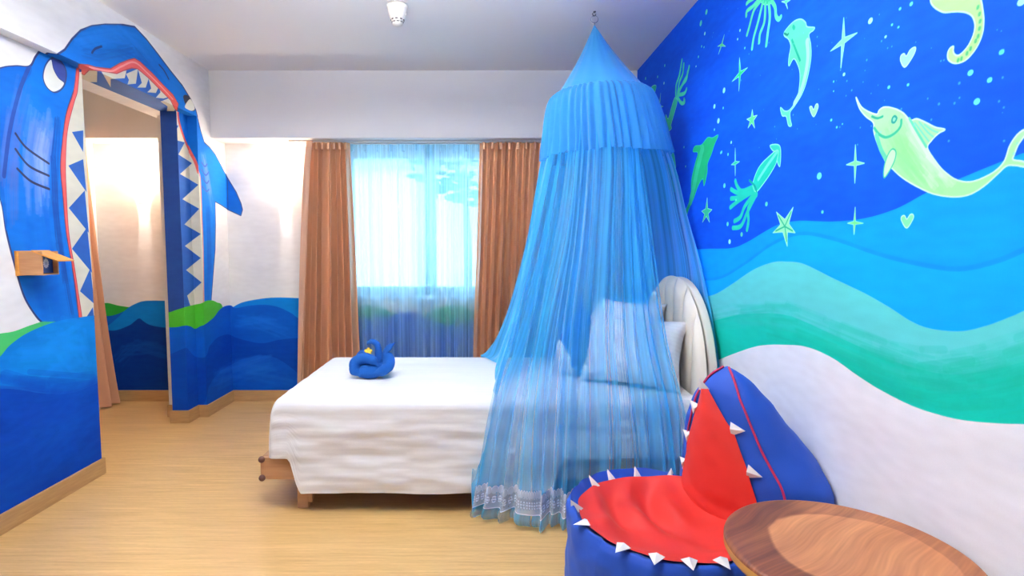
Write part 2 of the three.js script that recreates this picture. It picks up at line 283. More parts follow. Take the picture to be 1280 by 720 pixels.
  for (const t of [[[248, 345], [250, 260], [272, 190], [290, 85]], [[258, 330], [272, 240], [295, 180], [303, 112]], [[262, 320], [300, 240], [325, 190], [340, 130]], [[265, 300], [300, 245], [322, 215], [330, 165]], [[262, 325], [305, 315], [322, 285]], [[256, 335], [285, 380], [308, 375], [305, 355]]]) limb(t, 800, 60, 5.54, '#46d4a4', 0.022);
  creature([[60, 310], [85, 265], [112, 262], [100, 320], [85, 362]], 800, 60, 5.54, G1); star4([824, 134], [826, 116], [829, 133], [825, 148], [820, 134], G2); star4([836, 181], [836, 175], [838, 180], [835.5, 190], [833.5, 182], '#52d8c8');
  // dolphin, two squids, starfish
  creature([[440, 40], [420, 90], [400, 150], [380, 200], [378, 250], [360, 325], [352, 285], [325, 330], [300, 400], [275, 455], [265, 490], [262, 540], [250, 490], [228, 482], [260, 455], [285, 380], [290, 290], [310, 200], [325, 140], [298, 132], [310, 102], [345, 95], [380, 55], [408, 55]], 800, 160, 4.5, '#1fb574', '#2fd09a');
  limb([[350, 120], [325, 220], [305, 320], [285, 410]], 800, 160, 4.5, '#34c48a', 0.05); limb([[372, 215], [365, 260], [360, 300]], 800, 160, 4.5, EDGE, 0.008);
  creature([[185, 140], [197, 180], [198, 235], [165, 238], [158, 200]], 800, 160, 4.5, G1); for (const t of [[[168, 240], [150, 262]], [[172, 242], [170, 300], [178, 320]], [[180, 242], [185, 310], [195, 350]], [[190, 240], [200, 290], [205, 335]], [[195, 240], [212, 280], [208, 298]]]) limb(t, 800, 160, 4.5, '#34cfa8', 0.022);
  for (const t of [[[640, 330], [575, 355], [548, 330], [536, 297]], [[640, 335], [560, 365], [512, 345]], [[640, 345], [560, 388], [512, 397]], [[645, 350], [560, 405], [508, 447]], [[650, 360], [590, 440], [565, 500], [531, 524]], [[655, 370], [605, 470], [568, 550], [522, 562]], [[655, 375], [610, 450], [610, 520], [602, 572]]]) limb(t, 800, 160, 4.5, '#22c6ac', 0.021);
  creature([[733, 97], [787, 103], [787, 215], [768, 175], [770, 140], [745, 125]], 800, 160, 4.5, '#2cc8b4'); creature([[775, 125], [768, 190], [740, 245], [700, 305], [655, 358], [636, 330], [640, 290], [670, 220], [720, 165]], 800, 160, 4.5, '#17c2ac'); limb([[770, 135], [710, 220], [665, 290]], 800, 160, 4.5, '#62dcc4', 0.014); limb([[615, 295], [645, 325], [655, 355]], 800, 160, 4.5, '#0e9c8e', 0.01);
  star5([[884, 247], [890, 262], [887, 278], [878, 278], [877, 264]], [883, 265], G1); star4([919, 204], [919, 185], [924.5, 202], [919, 220], [914, 206], '#2ccaa0');
  star5([[991.5, 259], [994, 291], [984, 308], [966, 291], [970.5, 265]], [981, 283], '#8ce2b0'); for (const t of [[991, 260], [993, 290], [984, 306], [967, 290], [971, 266]]) RW.line([[981, 283], [981 + (t[0] - 981) * 0.8, 283 + (t[1] - 283) * 0.8]], '#2fb48c', 0.006, false);
  star4([1069, 204], [1069.3, 181], [1080.5, 204], [1068.5, 229], [1058, 206], '#76e092'); star4([1068, 279], [1069, 259], [1079, 279], [1067.5, 293], [1059.5, 279], '#70e08c');
  // leaping billfish
  creature([[45, 97], [75, 150], [120, 180], [162, 192], [175, 170], [205, 152], [260, 160], [310, 185], [350, 225], [385, 218], [430, 235], [490, 265], [545, 278], [510, 300], [470, 340], [448, 385], [500, 470], [560, 530], [620, 565], [690, 572], [760, 550], [830, 510], [880, 455], [910, 370], [950, 310], [990, 280], [1012, 288], [960, 360], [935, 420], [930, 448], [990, 460], [1010, 490], [940, 480], [890, 485], [840, 530], [760, 600], [680, 645], [590, 657], [480, 640], [380, 595], [300, 545], [245, 495], [222, 480], [170, 370], [145, 290], [142, 240], [100, 205], [65, 160]], 1060, 100, 4.5, G3, '#c4f6d4');
  RW.c.save(); RW.trace(from([[160, 200], [260, 165], [345, 225], [445, 380], [560, 530], [690, 575], [760, 560], [700, 630], [590, 650], [480, 635], [300, 540], [222, 475], [150, 290]], 1060, 100, 4.5), true, true); RW.c.clip();
  RW.brush('#c6f2cc', from([[330, 240], [380, 330], [440, 440], [520, 540], [600, 600]], 1060, 100, 4.5), 0.06, 0.4, 51, 60); RW.brush('#86dd90', from([[260, 300], [300, 400], [380, 500], [480, 590]], 1060, 100, 4.5), 0.07, 0.35, 52, 60); RW.c.restore();
  limb([[148, 270], [175, 305], [215, 322], [262, 300], [295, 262], [300, 225]], 1060, 100, 4.5, '#39b58e', 0.008); limb([[135, 205], [165, 215], [195, 205]], 1060, 100, 4.5, '#2fa486', 0.007); limb([[160, 310], [185, 390], [215, 445]], 1060, 100, 4.5, '#5cc8a4', 0.014); limb([[345, 215], [385, 285], [440, 375]], 1060, 100, 4.5, '#5fcfa8', 0.007);
  RW.fill(from([[262, 203], [274, 215], [262, 238], [248, 236], [250, 215]], 1060, 100, 4.5), '#7fd8b0', true, '#2b9a90', 0.006);
  creature([[250, 388], [270, 408], [255, 470], [205, 550], [203, 490], [225, 420]], 1060, 100, 4.5, '#b4ecb8', '#3fb894');
  for (const q of [[[375, 240], [420, 300], [455, 345]], [[400, 235], [445, 290], [480, 320]], [[430, 250], [470, 280], [505, 295]]]) limb(q, 1060, 100, 4.5, '#6fd2b4', 0.004);
  // seahorse reaching down from the top edge
  creature([[310, 0], [340, 60], [400, 100], [450, 112], [530, 105], [620, 110], [680, 140], [705, 190], [710, 250], [690, 330], [650, 410], [600, 470], [560, 498], [530, 490], [515, 460], [517, 418], [485, 435], [465, 480], [470, 535], [510, 565], [560, 568], [620, 545], [680, 490], [740, 400], [780, 290], [790, 180], [780, 80], [765, 0], [720, -160], [560, -300], [430, -240], [330, -120]], 1120, 0, 7.2, '#a4ec90', '#b9f7cc');
  for (const [x, y] of [[738, 60], [752, 120], [758, 185], [752, 250], [740, 320], [718, 362], [672, 432], [640, 475], [590, 522], [560, 535]]) limb([[x, y], [x - 2, y + 12]], 1120, 0, 7.2, '#55b878', 0.008);
  const r = rng(77);
  for (const [u, v, w] of [[883, 15, 3], [876, 29, 3.4], [881, 42, 2], [877, 58, 1.4], [880, 59, 1.2], [905, 113, 3], [893, 133, 2.6], [898, 151, 3], [893, 162, 1.4], [904, 135, 1.4], [914, 178, 1.6], [902, 190, 1.6], [910, 193, 1.6], [1088, 26, 3], [1213, 91, 2.4], [1237, 100, 2], [1221, 127, 2.6], [1252, 65, 2], [1111, 109, 1.6], [1135, 106, 1.4], [1055, 93, 1.8], [1042, 102, 1.2], [1042, 114, 1], [1039, 150, 1.6], [1046, 159, 1.4], [1053, 155, 1], [1139, 5, 1.8], [1125, 11, 1.4], [1107, 46, 1.4], [1115, 31, 1.2], [1123, 34, 1.2], [1277, 2, 3], [905.5, 232, 2.6], [958, 255, 2.2], [909.5, 280, 2.4], [927, 293, 2.4], [912, 302, 2.6], [849, 249, 3], [848.5, 257, 2], [848.5, 270, 1.6], [901, 191, 1.5], [1024, 220, 4], [1028, 265, 2], [831, 82, 2], [822, 96, 2], [830, 104, 2], [807, 98, 2.4], [804, 108, 2], [873, 71, 1.6], [870, 83, 1.2], [855, 184, 1.4], [857, 208, 1.4], [920, 250, 1.2], [925, 38, 1.4], [922, 49, 1.2], [931, 60, 1.2]]) { const p = RW.at([u, v]), c = RW.c; c.fillStyle = r() < 0.6 ? '#5fdcc0' : '#9af0d8'; c.beginPath(); c.ellipse(p[0], p[1], w * 2.0 * (u < 960 ? 1.4 : 1), w * 1.7 * (u < 960 ? 1.5 : 1), 0, 0, 7); c.fill(); }
  for (let i = 0; i < 90; i++) { const p = RW.at([860 + r() * 420, r() * 190 + 4]); RW.c.fillStyle = 'rgba(110,225,225,0.45)'; RW.c.beginPath(); RW.c.arc(p[0], p[1], 0.8 + r() * 1.4, 0, 7); RW.c.fill(); }
}
const rightPaint = mural(RW.texture(6, 2));
const RX = new Paint(hitX(ROOM.right), 'z', -1.0, ROOM.front, 'y', 0, ROOM.height, 160, '#0a55de');
{ const zs = [-1.02, -0.6, -0.2, 0.2, 0.6, 1, 1.4, 1.7]; for (const [l, c] of [[sky, '#0a9cfc'], [skyLow, '#0ca8ff'], [tealTop, '#5ccbd0'], [tealLow, '#10c7b2'], [whiteTop, '#ececf4']]) { let u = 1300; while (u < 1459 && RW.hit(u, table(l, u)).z < -1) u += 0.5; const e = RW.hit(u, table(l, u)).y; RX.below(zs.map((z) => ({ z, y: e + 0.12 * (Math.sin((z + 1) * 2.2)) })), c); } }
const rightPaintNear = mural(RX.texture(6, 3));

const LW = new Paint(hitX(ROOM.recess), 'z', -1.0, JAMB_NEAR, 'y', 0, ROOM.lintel, 1000, WHITE);
nearShark(LW);
LW.fill([[-60, 425], [-30, 422], [0, 417], [18, 414], [40, 406], [58, 402], [80, 410], [40, 470], [-60, 500]], '#4cc872', true);
LW.below([{ z: -0.9, y: 0.6 }, { z: -1.5, y: 0.55 }, { z: -2.0, y: 0.62 }, [-30, 478], [0, 446], [12, 432], [31, 418], [55, 407], [79, 400], [112, 395], [135, 393]], BLUE.light);
LW.brush('#1592ee', [[40, 425], [70, 420], [95, 425], [100, 455], [60, 450], [20, 460]], 0.16, 0.3, 61, 90);
LW.below([{ z: -0.9, y: 0.42 }, { z: -1.5, y: 0.5 }, [-80, 494], [-30, 486], [0, 484], [24, 485.5], [49, 489.5], [73, 491], [95, 488.5], [118, 479], [135, 470]], BLUE.deep, '#1a72d0');
LW.brush('#0b50c4', [[10, 510], [60, 520], [110, 510], [70, 560], [20, 570]], 0.3, 0.25, 62, 90);
const leftPaint = mural(LW.texture(6, 4));
const LX = new Paint(hitX(ROOM.recess), 'z', ROOM.front, -1.0, 'y', 0, ROOM.lintel, 160, WHITE);
LX.below([1.7, 1, 0.4, -0.2, -0.7, -1.05].map((z) => ({ z, y: 0.6 + 0.06 * Math.sin(z * 3 + 3.1) })), BLUE.light).below([1.7, 1, 0.4, -0.2, -0.7, -1.05].map((z) => ({ z, y: 0.42 + 0.05 * Math.sin(z * 2.6 + 2.6) })), BLUE.deep);
const leftPaintNear = mural(LX.texture(6, 5));
const HF = new Paint(hitX(ROOM.left), 'z', -1.6, ROOM.back, 'y', ROOM.lintel, ROOM.height, 700, WHITE); headShark(HF); const headPaint = mural(HF.texture(5, 6));
const HU = new Paint(hitY(ROOM.lintel), 'x', -2.36, ROOM.left, 'z', -1.6, ROOM.back, 700, WHITE); headShark(HU);
{ const c = HU.c, k = HU.k; c.fillStyle = WHITE; c.fillRect(0, 0, (2.36 - 2.222) * k, HU.h); }
const underPaint = mural(HU.texture(5, 7));
const JF = new Paint(hitZ(JAMB_FAR), 'x', -2.222, ROOM.recess, 'y', 0, ROOM.lintel, 500, BLUE.navy); farWaves(JF); const jambFrontPaint = mural(JF.texture(5, 8));
const JS = new Paint(hitX(ROOM.recess), 'z', JAMB_FAR, COLUMN, 'y', 0, ROOM.lintel, 500, BLUE.tooth); farShark(JS); farWaves(JS); const jambSidePaint = mural(JS.texture(5, 9));
const CF = new Paint(hitZ(COLUMN), 'x', -2.325, ROOM.left, 'y', 0, ROOM.lintel, 500, BLUE.tooth); farShark(CF); farWaves(CF); CF.c.fillStyle = WHITE; CF.c.fillRect(0, 0, (2.325 - 2.2) * CF.k, CF.h); const columnFrontPaint = mural(CF.texture(5, 10));
const CS = new Paint(hitX(ROOM.left), 'z', COLUMN, ROOM.back, 'y', 0, ROOM.lintel, 500, WHITE); farShark(CS); farWaves(CS); const columnSidePaint = mural(CS.texture(5, 11));
const BW = new Paint(hitZ(ROOM.back), 'x', ROOM.alcove - 0.2, ROOM.right + 0.1, 'y', 0, ROOM.soffit + 0.2, 460, WHITE);
{
  const half = (x0, x1, draw) => { BW.c.save(); BW.c.beginPath(); const a = BW.at({ x: x0, y: 3 })[0], b = BW.at({ x: x1, y: 3 })[0]; BW.c.rect(a, 0, b - a, BW.h); BW.c.clip(); draw(); BW.c.restore(); };
  half(ROOM.left - 0.02, 3, () => {
    farShark(BW); BW.c.fillStyle = WHITE; const a = BW.at({ x: ROOM.left, y: 3 })[0];
    farWaves(BW);
    BW.below([[395, 400], [420, 396], [440, 388], [455, 382], [470, 383], [485, 388], [500, 392], [515, 391], [530, 394], [545, 386], [562, 382], [578, 383], [595, 391], [640, 400], [700, 390], [790, 395]], '#2fae6a');
    BW.below([[395, 410], [420, 412], [445, 398], [465, 396], [485, 395], [500, 391], [517, 390], [533, 398], [548, 404], [565, 406], [585, 402], [600, 400], [650, 410], [700, 405], [790, 408]], BLUE.mid);
    BW.below([[395, 424], [450, 430], [480, 424], [520, 422], [560, 430], [600, 424], [700, 430], [790, 425]], BLUE.deep);
  });
  half(0.4, 3, () => { BW.c.fillStyle = WHITE; BW.c.fillRect(0, 0, BW.w, BW.h); });
  half(-4, ROOM.left - 0.02, () => {
    BW.fill([[95, 383], [110, 380], [128, 379], [136, 379], [148, 382], [163, 384], [180, 384], [180, 400], [95, 400]], '#2fb03c', true);
    BW.below([[90, 395], [128, 395], [140, 394.5], [152, 390.5], [165, 384], [180, 384], [215, 384]], '#0a5cc4');
    BW.below([[90, 420], [130, 409], [146, 398], [158.6, 386], [171, 379], [183, 376], [209, 376], [240, 377]], '#0b7fd6');
    BW.below([[90, 408], [130, 412], [144, 413], [161, 407], [168, 402], [174, 398], [180, 402], [187, 406], [201, 409], [211, 409], [240, 406]], '#073a96');
    BW.brush('#0f50b4', [[146, 452], [158, 438], [175, 432], [195, 435], [210, 442]], 0.1, 0.3, 63, 80);
  });
}
const backPaint = mural(BW.texture(5, 12));

// ---------------------------------------------------------------- room shell
function paintedBox(parent, name, d, faces = {}, plain = whiteWall) {    // d: x0, x1, y0, y1, z0, z1; faces: { px: [paint, material] ... }
  const g = metricUV(box(...d)), uv = g.attributes.uv, p = g.attributes.position, order = ['px', 'nx', 'py', 'ny', 'pz', 'nz'];
  const materials = order.map((f, i) => {
    if (!faces[f]) return plain;
    for (let k = i * 4; k < i * 4 + 4; k++) uv.setXY(k, ...faces[f][0].uv({ x: p.getX(k), y: p.getY(k), z: p.getZ(k) }));
    return faces[f][1];
  });
  return part(parent, name, g, materials);
}
const { left, recess, alcove, right, back, front, height, soffit, beam, lintel } = ROOM;
const floorMap = dataTexture(1024, 1024, (x, y) => {
  const a = tileNoise(x, y, 5, 130, 2), b = tileNoise(x, y, 12, 340, 7), c = tileNoise(x, y, 3, 26, 12), f = tileNoise(x, y, 60, 420, 15);
  const k = clamp(0.62 + 0.5 * a + 0.42 * b + 0.25 * c + 0.3 * f, 0, 1); return [lerp(198, 238, k), lerp(150, 194, k), lerp(88, 126, k)];
}, true, 1 / 1.6, 1 / 1.6);
const floorGroup = structure('floor', 'light wood grain laminate floor with fine streaks', 'floor');
part(floorGroup, 'laminate', metricUV(box(alcove - 0.3, right + 0.2, -0.1, 0, back - 0.2, front + 0.2)), phys({ map: floorMap, roughness: 0.42, clearcoat: 0.25, clearcoatRoughness: 0.3, side: THREE.FrontSide }));
const ceilingGroup = structure('ceiling', 'plain white plaster ceiling', 'ceiling');
part(ceilingGroup, 'ceiling_slab', metricUV(box(alcove - 0.3, right + 0.2, height, height + 0.12, back - 0.2, front + 0.2)), whiteWall);
const beamGroup = structure('trim_1', 'boxed white beam dropped along the window wall', 'beam');
part(beamGroup, 'beam', metricUV(box(alcove - 0.1, right + 0.02, soffit, height + 0.02, back - 0.05, beam, 0.006)), whiteWall);

const WIN = { x0: -1.16, x1: 0.14, y0: 0.86, y1: 2.04 };
const wallBack = structure('wall_back', 'white window wall with painted blue and green waves below', 'wall');
for (const d of [[alcove - 0.3, WIN.x0, 0, height, back - 0.2, back], [WIN.x1, right + 0.2, 0, height, back - 0.2, back], [WIN.x0, WIN.x1, 0, WIN.y0, back - 0.2, back], [WIN.x0, WIN.x1, WIN.y1, height, back - 0.2, back]]) paintedBox(wallBack, 'wall_panel', d, { pz: [BW, backPaint] });
const wallRight = structure('wall_right', 'deep blue sea mural with green creatures over teal waves', 'wall');
paintedBox(wallRight, 'mural', [right, right + 0.2, 0, height, back, -1.0], { nx: [RW, rightPaint] });
paintedBox(wallRight, 'mural', [right, right + 0.2, 0, height, -1.0, front], { nx: [RX, rightPaintNear] });
const wallLeft = structure('wall_left', 'left wall with a blue shark mouth painted around the doorway', 'wall');
paintedBox(wallLeft, 'mural', [-2.36, recess, 0, lintel, JAMB_NEAR, -1.0], { px: [LW, leftPaint] });
paintedBox(wallLeft, 'mural', [-2.36, recess, 0, lintel, -1.0, front], { px: [LX, leftPaintNear] });
paintedBox(wallLeft, 'lintel', [-2.36, left, lintel, height, back, -1.6], { px: [HF, headPaint], ny: [HU, underPaint] });
paintedBox(wallLeft, 'lintel', [-2.36, left, lintel, height, -1.6, front]);
paintedBox(wallLeft, 'jamb', [-2.222, recess, 0, lintel, COLUMN, JAMB_FAR], { pz: [JF, jambFrontPaint], px: [JS, jambSidePaint] });
paintedBox(wallLeft, 'column', [-2.325, left, 0, lintel, back, COLUMN], { pz: [CF, columnFrontPaint], px: [CS, columnSidePaint] });
const wallAlcove = structure('wall_alcove', 'white walls of the alcove behind the doorway', 'wall');
part(wallAlcove, 'wall_panel', metricUV(box(alcove - 0.2, alcove, 0, height, back, -2.4)), whiteWall);
part(wallAlcove, 'wall_panel', metricUV(box(alcove, -2.36, 0, height, -2.4, -2.25)), whiteWall);
const wallFront = structure('wall_front', 'plain white wall across the near end of the room', 'wall');
part(wallFront, 'wall_panel', metricUV(box(-2.36, right + 0.2, 0, height, front, front + 0.15)), whiteWall);

const boardMat = std({ map: woodTexture([208, 166, 112], [176, 132, 82], 3, 22, 4), roughness: 0.5 });
{
  const skirt = (name, label, list) => { const s = structure(name, label, 'baseboard'); for (const d of list) part(s, 'board', metricUV(box(d[0], d[1], 0, 0.09, d[2], d[3], 0.003), 2), boardMat); };
  skirt('baseboard_left', 'light wood baseboard stepping around the shark doorway', [[recess, recess + 0.013, JAMB_NEAR - 0.013, front], [-2.36, recess, JAMB_NEAR - 0.013, JAMB_NEAR], [-2.235, recess + 0.013, JAMB_FAR, JAMB_FAR + 0.013], [recess, recess + 0.013, COLUMN, JAMB_FAR], [recess, left + 0.013, COLUMN, COLUMN + 0.013], [left, left + 0.013, back, COLUMN], [-2.335, -2.222, COLUMN, COLUMN + 0.013]]);
  skirt('baseboard_back', 'light wood baseboard under the painted waves', [[left, right, back, back + 0.013], [alcove, -2.325, back, back + 0.013]]);
  skirt('baseboard_right', 'light wood baseboard along the sea mural wall', [[right - 0.013, right, back, front]]);
}

// ---------------------------------------------------------------- window and what lies outside
{
  const w = structure('window_1', 'two-pane sliding window in a pale frame', 'window');
  const frameMat = std({ color: '#e6ebee', roughness: 0.45 }), glass = phys({ color: '#ffffff', transmission: 1, roughness: 0, thickness: 0, ior: 1.45 });
  const z0 = back - 0.14, z1 = back - 0.08, bars = [[WIN.x0, WIN.x1, WIN.y0, 0.925], [WIN.x0, WIN.x1, 1.95, WIN.y1], [WIN.x0, -1.06, WIN.y0, WIN.y1], [0.05, WIN.x1, WIN.y0, WIN.y1], [-0.49, -0.4, WIN.y0, WIN.y1]];
  for (const b of bars) part(w, 'window_frame', box(b[0], b[1], b[2], b[3], z0, z1, 0.006), frameMat);
  part(w, 'pane', box(-1.06, -0.49, 0.925, 1.95, back - 0.113, back - 0.109), glass); part(w, 'pane', box(-0.4, 0.05, 0.925, 1.95, back - 0.113, back - 0.109), glass);
  part(w, 'window_sill', box(WIN.x0 - 0.02, WIN.x1 + 0.02, WIN.y0 - 0.03, WIN.y0, back - 0.2, back + 0.02, 0.005), frameMat);
  const yard = thing('neighbour_house', 'pale neighbouring house wall with a flat ledge outside the window', 'building', [0, 0, 0]);
  part(yard, 'wall', box(-6, 3, -1, 2.35, -8.2, -8), std({ color: '#efe9ea', roughness: 0.9 })); part(yard, 'ledge', box(-6.1, 3.1, 2.35, 2.5, -8.3, -7.85, 0.02), std({ color: '#cfd6dc', roughness: 0.9 }));
  part(yard, 'roof_edge', box(-6.1, 3.1, 2.5, 2.62, -8.4, -7.7, 0.02), std({ color: '#9fb6c6', roughness: 0.9 }));
  const ground = structure('ground_outside', 'pale paving outside the window', 'ground'); part(ground, 'paving', box(-8, 6, -0.3, -0.12, -9, back - 0.2), std({ color: '#c9c6c0', roughness: 0.95 }));
  const r = rng(9), leaf = new THREE.SphereGeometry(1, 6, 4).scale(0.1, 0.02, 0.05), leaves = [];
  for (let i = 0; i < 260; i++) { const a = r() * 6.28, b = Math.acos(2 * r() - 1), q = 0.35 + 0.25 * r(); leaves.push(leaf.clone().rotateX(r() * 6).rotateY(r() * 6).translate(-0.25 + q * 1.3 * Math.sin(b) * Math.cos(a), 2.35 + q * Math.cos(b), -7.0 + q * Math.sin(b) * Math.sin(a))); }
  const tree = thing('garden_tree', 'small leafy tree standing outside the window', 'tree');
  part(tree, 'foliage', merge(leaves), std({ color: '#5c7f63', roughness: 0.8 })).userData.kind = 'stuff'; part(tree, 'trunk', taper([[-0.25, -0.12, -7], [-0.22, 1, -7], [-0.26, 2.2, -7]], [0.07, 0.05, 0.03]), std({ color: '#6c5a4a', roughness: 0.9 }));
}

// ---------------------------------------------------------------- wall lamps
function sconce(x, label) {
  const y0 = 1.575, y1 = 1.925, t = thing('wall_lamp', label, 'lamp', [x, y0, back], 'cone shaded wall lamps on the window wall');
  const H = y1 - y0, rT = 0.074, rB = 0.03, shell = (o) => sheet((s, q) => { const a = Math.PI * s, r = lerp(rB, rT, q) + o; return V(-Math.cos(a) * r, H * q, 0.012 + Math.sin(a) * r * 1.05); }, 24, 8);
  const shade = part(t, 'lamp_shade', shell(0), phys({ color: '#fff3e2', roughness: 0.7, transmission: 0.22, thickness: 0 }));
  part(t, 'back_plate', box(-0.03, 0.03, 0.03, H - 0.05, 0.001, 0.012, 0.003), std({ color: '#eeeae4', roughness: 0.5 }));
  part(t, 'bulb', new THREE.SphereGeometry(0.02, 16, 12).scale(1, 1.5, 1).translate(0, H - 0.1, 0.048), std({ color: '#fff6ea', emissive: rgb(1.0, 0.9, 0.76), emissiveIntensity: 2 }));
  for (const k of [0, 1]) part(t, 'clip', box(0.066, 0.078, H - 0.05 - k * 0.018, H - 0.042 - k * 0.018, 0.01, 0.03, 0.002), std({ color: '#8a7a66', roughness: 0.3, metalness: 0.8 }));
  const l = new THREE.PointLight(SCONCE_COLOR, SCONCE_POWER, 0, 2); l.name = 'lamp_light'; l.position.set(0, H - 0.1, 0.048); l.shadow.radius = 0.9; t.add(l);
}
sconce(-1.58, 'glowing cone wall lamp beside the brown window curtain');
sconce(-2.7, 'glowing cone wall lamp inside the alcove behind the shark doorway');
{ // the room's hanging lamp, overhead between the camera and the bed: a wide frosted panel that shines down and up
  const t = thing('ceiling_lamp', 'frosted lamp panel hanging on four rods above the floor before the bed', 'lamp', [-0.5, 2.3, -1.75]), glow = std({ color: '#ffffff', emissive: LAMP_COLOR, emissiveIntensity: 1.4 }), frame = std({ color: '#f0eeea', roughness: 0.5 });
  part(t, 'lamp_frame', box(-0.49, 0.49, -0.02, 0.02, -0.39, 0.39, 0.01), frame);
  part(t, 'lamp_diffuser', box(-0.46, 0.46, -0.03, -0.02, -0.36, 0.36, 0.004), glow); part(t, 'lamp_diffuser', box(-0.46, 0.46, 0.02, 0.03, -0.36, 0.36, 0.004), glow);
  for (const x of [-0.45, 0.45]) for (const z of [-0.35, 0.35]) part(t, 'rod', new THREE.CylinderGeometry(0.005, 0.005, height - 2.32, 10).translate(x, (height - 2.28) / 2, z), frame);
  const lamp = (power, y, turn) => { const l = new THREE.RectAreaLight(LAMP_COLOR, power, 0.9, 0.7); l.name = 'lamp_light'; l.position.set(0, y, 0); l.rotation.x = turn; t.add(l); };
  lamp(LAMP_DOWN, -0.035, -Math.PI / 2); lamp(LAMP_UP, 0.035, Math.PI / 2);
}

// ---------------------------------------------------------------- curtains
const satin = phys({ color: rgb(0.74, 0.39, 0.22), roughness: 0.34, metalness: 0.12, sheen: 0.1, sheenColor: rgb(1, 0.75, 0.6), sheenRoughness: 0.4, bumpMap: weaveBump, bumpScale: 0.0003 });
const satinHem = phys({ color: rgb(0.68, 0.38, 0.24), roughness: 0.6, bumpMap: weaveBump, bumpScale: 0.0003 });
function drapeSheet(o) {                                                  // pleated cloth hanging from a track; o.top / o.bottom: [start, end] along the track
  const phase = (s) => o.folds * s + 0.75 * N(s * o.folds * 0.55 + o.seed, 1.3);
  return sheet((s, t) => {
    const a0 = lerp(o.top[0], o.bottom[0], Math.pow(t, o.bend ?? 1)), a1 = lerp(o.top[1], o.bottom[1], Math.pow(t, o.bend ?? 1));
    const w = phase(s) * Math.PI * 2, grow = 0.75 + 0.5 * smooth(0, 0.5, t), drift = 0.012 * N(s * 6 + o.seed, t * 2.2) * t;
    const fold = Math.sin(w) + 0.28 * Math.sin(2 * w + 0.8 + 1.5 * t) + 0.5 * N(s * o.folds * 1.7, t * 1.5, o.seed) * t, amp = o.amp * grow * (0.8 + 0.7 * N(s * o.folds * 0.45 + 4, o.seed));
    const a = lerp(a0, a1, s) + drift + 0.25 * amp * Math.cos(w), d = fold * amp, y = lerp(o.y1, o.y0, t);
    return o.axis === 'x' ? V(a, y, o.at + d) : V(o.at + d + 0.07 * t * t, y, a);
  }, o.cols ?? 260, 40, (s, t) => [s * 2.5, t * 5]);
}
function header(o, n) {                                                   // stitched pinch pleats along the top edge
  const list = []; for (let i = 0; i < n; i++) { const a = lerp(o.top[0], o.top[1], (i + 0.5) / n); list.push(o.axis === 'x' ? box(a - 0.009, a + 0.009, o.y1 - 0.055, o.y1 - 0.002, o.at - 0.004, o.at + 0.022, 0.004) : box(o.at - 0.004, o.at + 0.022, o.y1 - 0.055, o.y1 - 0.002, a - 0.009, a + 0.009, 0.004)); }
  return list;
}
{
  const L = { axis: 'x', at: -4.325, top: [-1.345, -1.04], bottom: [-1.46, -0.985], y1: 2.038, y0: 0.015, folds: 8, amp: 0.042, seed: 2, cols: 340 };
  const c1 = thing('window_curtain', 'brown satin curtain flaring out beside the painted waves', 'curtain', [0, 0, 0], 'brown satin curtains');
  part(c1, 'cloth', drapeSheet(L), satin); part(c1, 'side_hem', sheet((s, t) => V(lerp(-1.35, -1.475, Math.pow(t, 0.7)) + lerp(-0.002, 0.045, s), lerp(2.045, 0.015, t), -4.300 + 0.008 * Math.sin(s * 3 + t * 4)), 6, 30, (s, t) => [s, t * 5]), satinHem);
  for (const g of header(L, 7)) part(c1, 'pleat', g, satin);
  const R = { axis: 'x', at: -4.325, top: [-0.045, 0.47], bottom: [-0.105, 0.4], y1: 2.038, y0: 0.015, folds: 9, amp: 0.042, seed: 5, cols: 420 };
  const c2 = thing('window_curtain', 'brown satin curtain hanging behind the blue bed canopy', 'curtain', [0, 0, 0], 'brown satin curtains');
  part(c2, 'cloth', drapeSheet(R), satin); for (const g of header(R, 8)) part(c2, 'pleat', g, satin);
  const A = { axis: 'z', at: -2.995, top: [-4.26, -3.2], bottom: [-4.38, -3.15], y1: 2.045, y0: 0.015, folds: 13, amp: 0.03, seed: 8, cols: 420 };
  const c3 = thing('window_curtain', 'brown satin curtain along the alcove wall behind the shark doorway', 'curtain', [0, 0, 0], 'brown satin curtains');
  part(c3, 'cloth', drapeSheet(A), satin);
  const threads = dataTexture(1024, 4, (x) => { const k = 156 + 120 * tileNoise(x, 0.5, 90, 1, 3) + 110 * tileNoise(x, 0.5, 260, 1, 6) + 60 * tileNoise(x, 0.5, 34, 1, 9); return [k, k, k]; }, false);
  const sheer = phys({ color: rgb(0.5, 0.8, 0.97), roughness: 1, transmission: 0.62, thickness: 0, transparent: true, opacity: 1, alphaMap: (() => { const t = threads.clone(); t.repeat.set(0.4, 1); t.needsUpdate = true; return t; })() });
  const S = { axis: 'x', at: -4.41, top: [-1.08, 0.0], bottom: [-1.06, -0.02], y1: 2.038, y0: 0.02, folds: 11, amp: 0.016, seed: 12, cols: 520 };
  const c4 = thing('sheer_curtain', 'sheer pale blue curtain hanging over the window between brown drapes', 'curtain');
  part(c4, 'cloth', drapeSheet(S), sheer); for (const g of header(S, 11)) part(c4, 'pleat', g, sheer);
  const rail = thing('curtain_track', 'white double curtain track under the boxed beam', 'curtain track');
  for (const z of [-4.325, -4.41]) part(rail, 'rail', box(-1.5, 0.9, soffit - 0.014, soffit - 0.001, z - 0.012, z + 0.012, 0.003), std({ color: '#e8e8ea', roughness: 0.5 }));
  const rail2 = thing('curtain_track', 'white curtain track on the alcove soffit', 'curtain track');
  part(rail2, 'rail', box(-3.01, -2.98, soffit - 0.014, soffit - 0.001, -4.4, beam - 0.005, 0.003), std({ color: '#e8e8ea', roughness: 0.5 }));
}

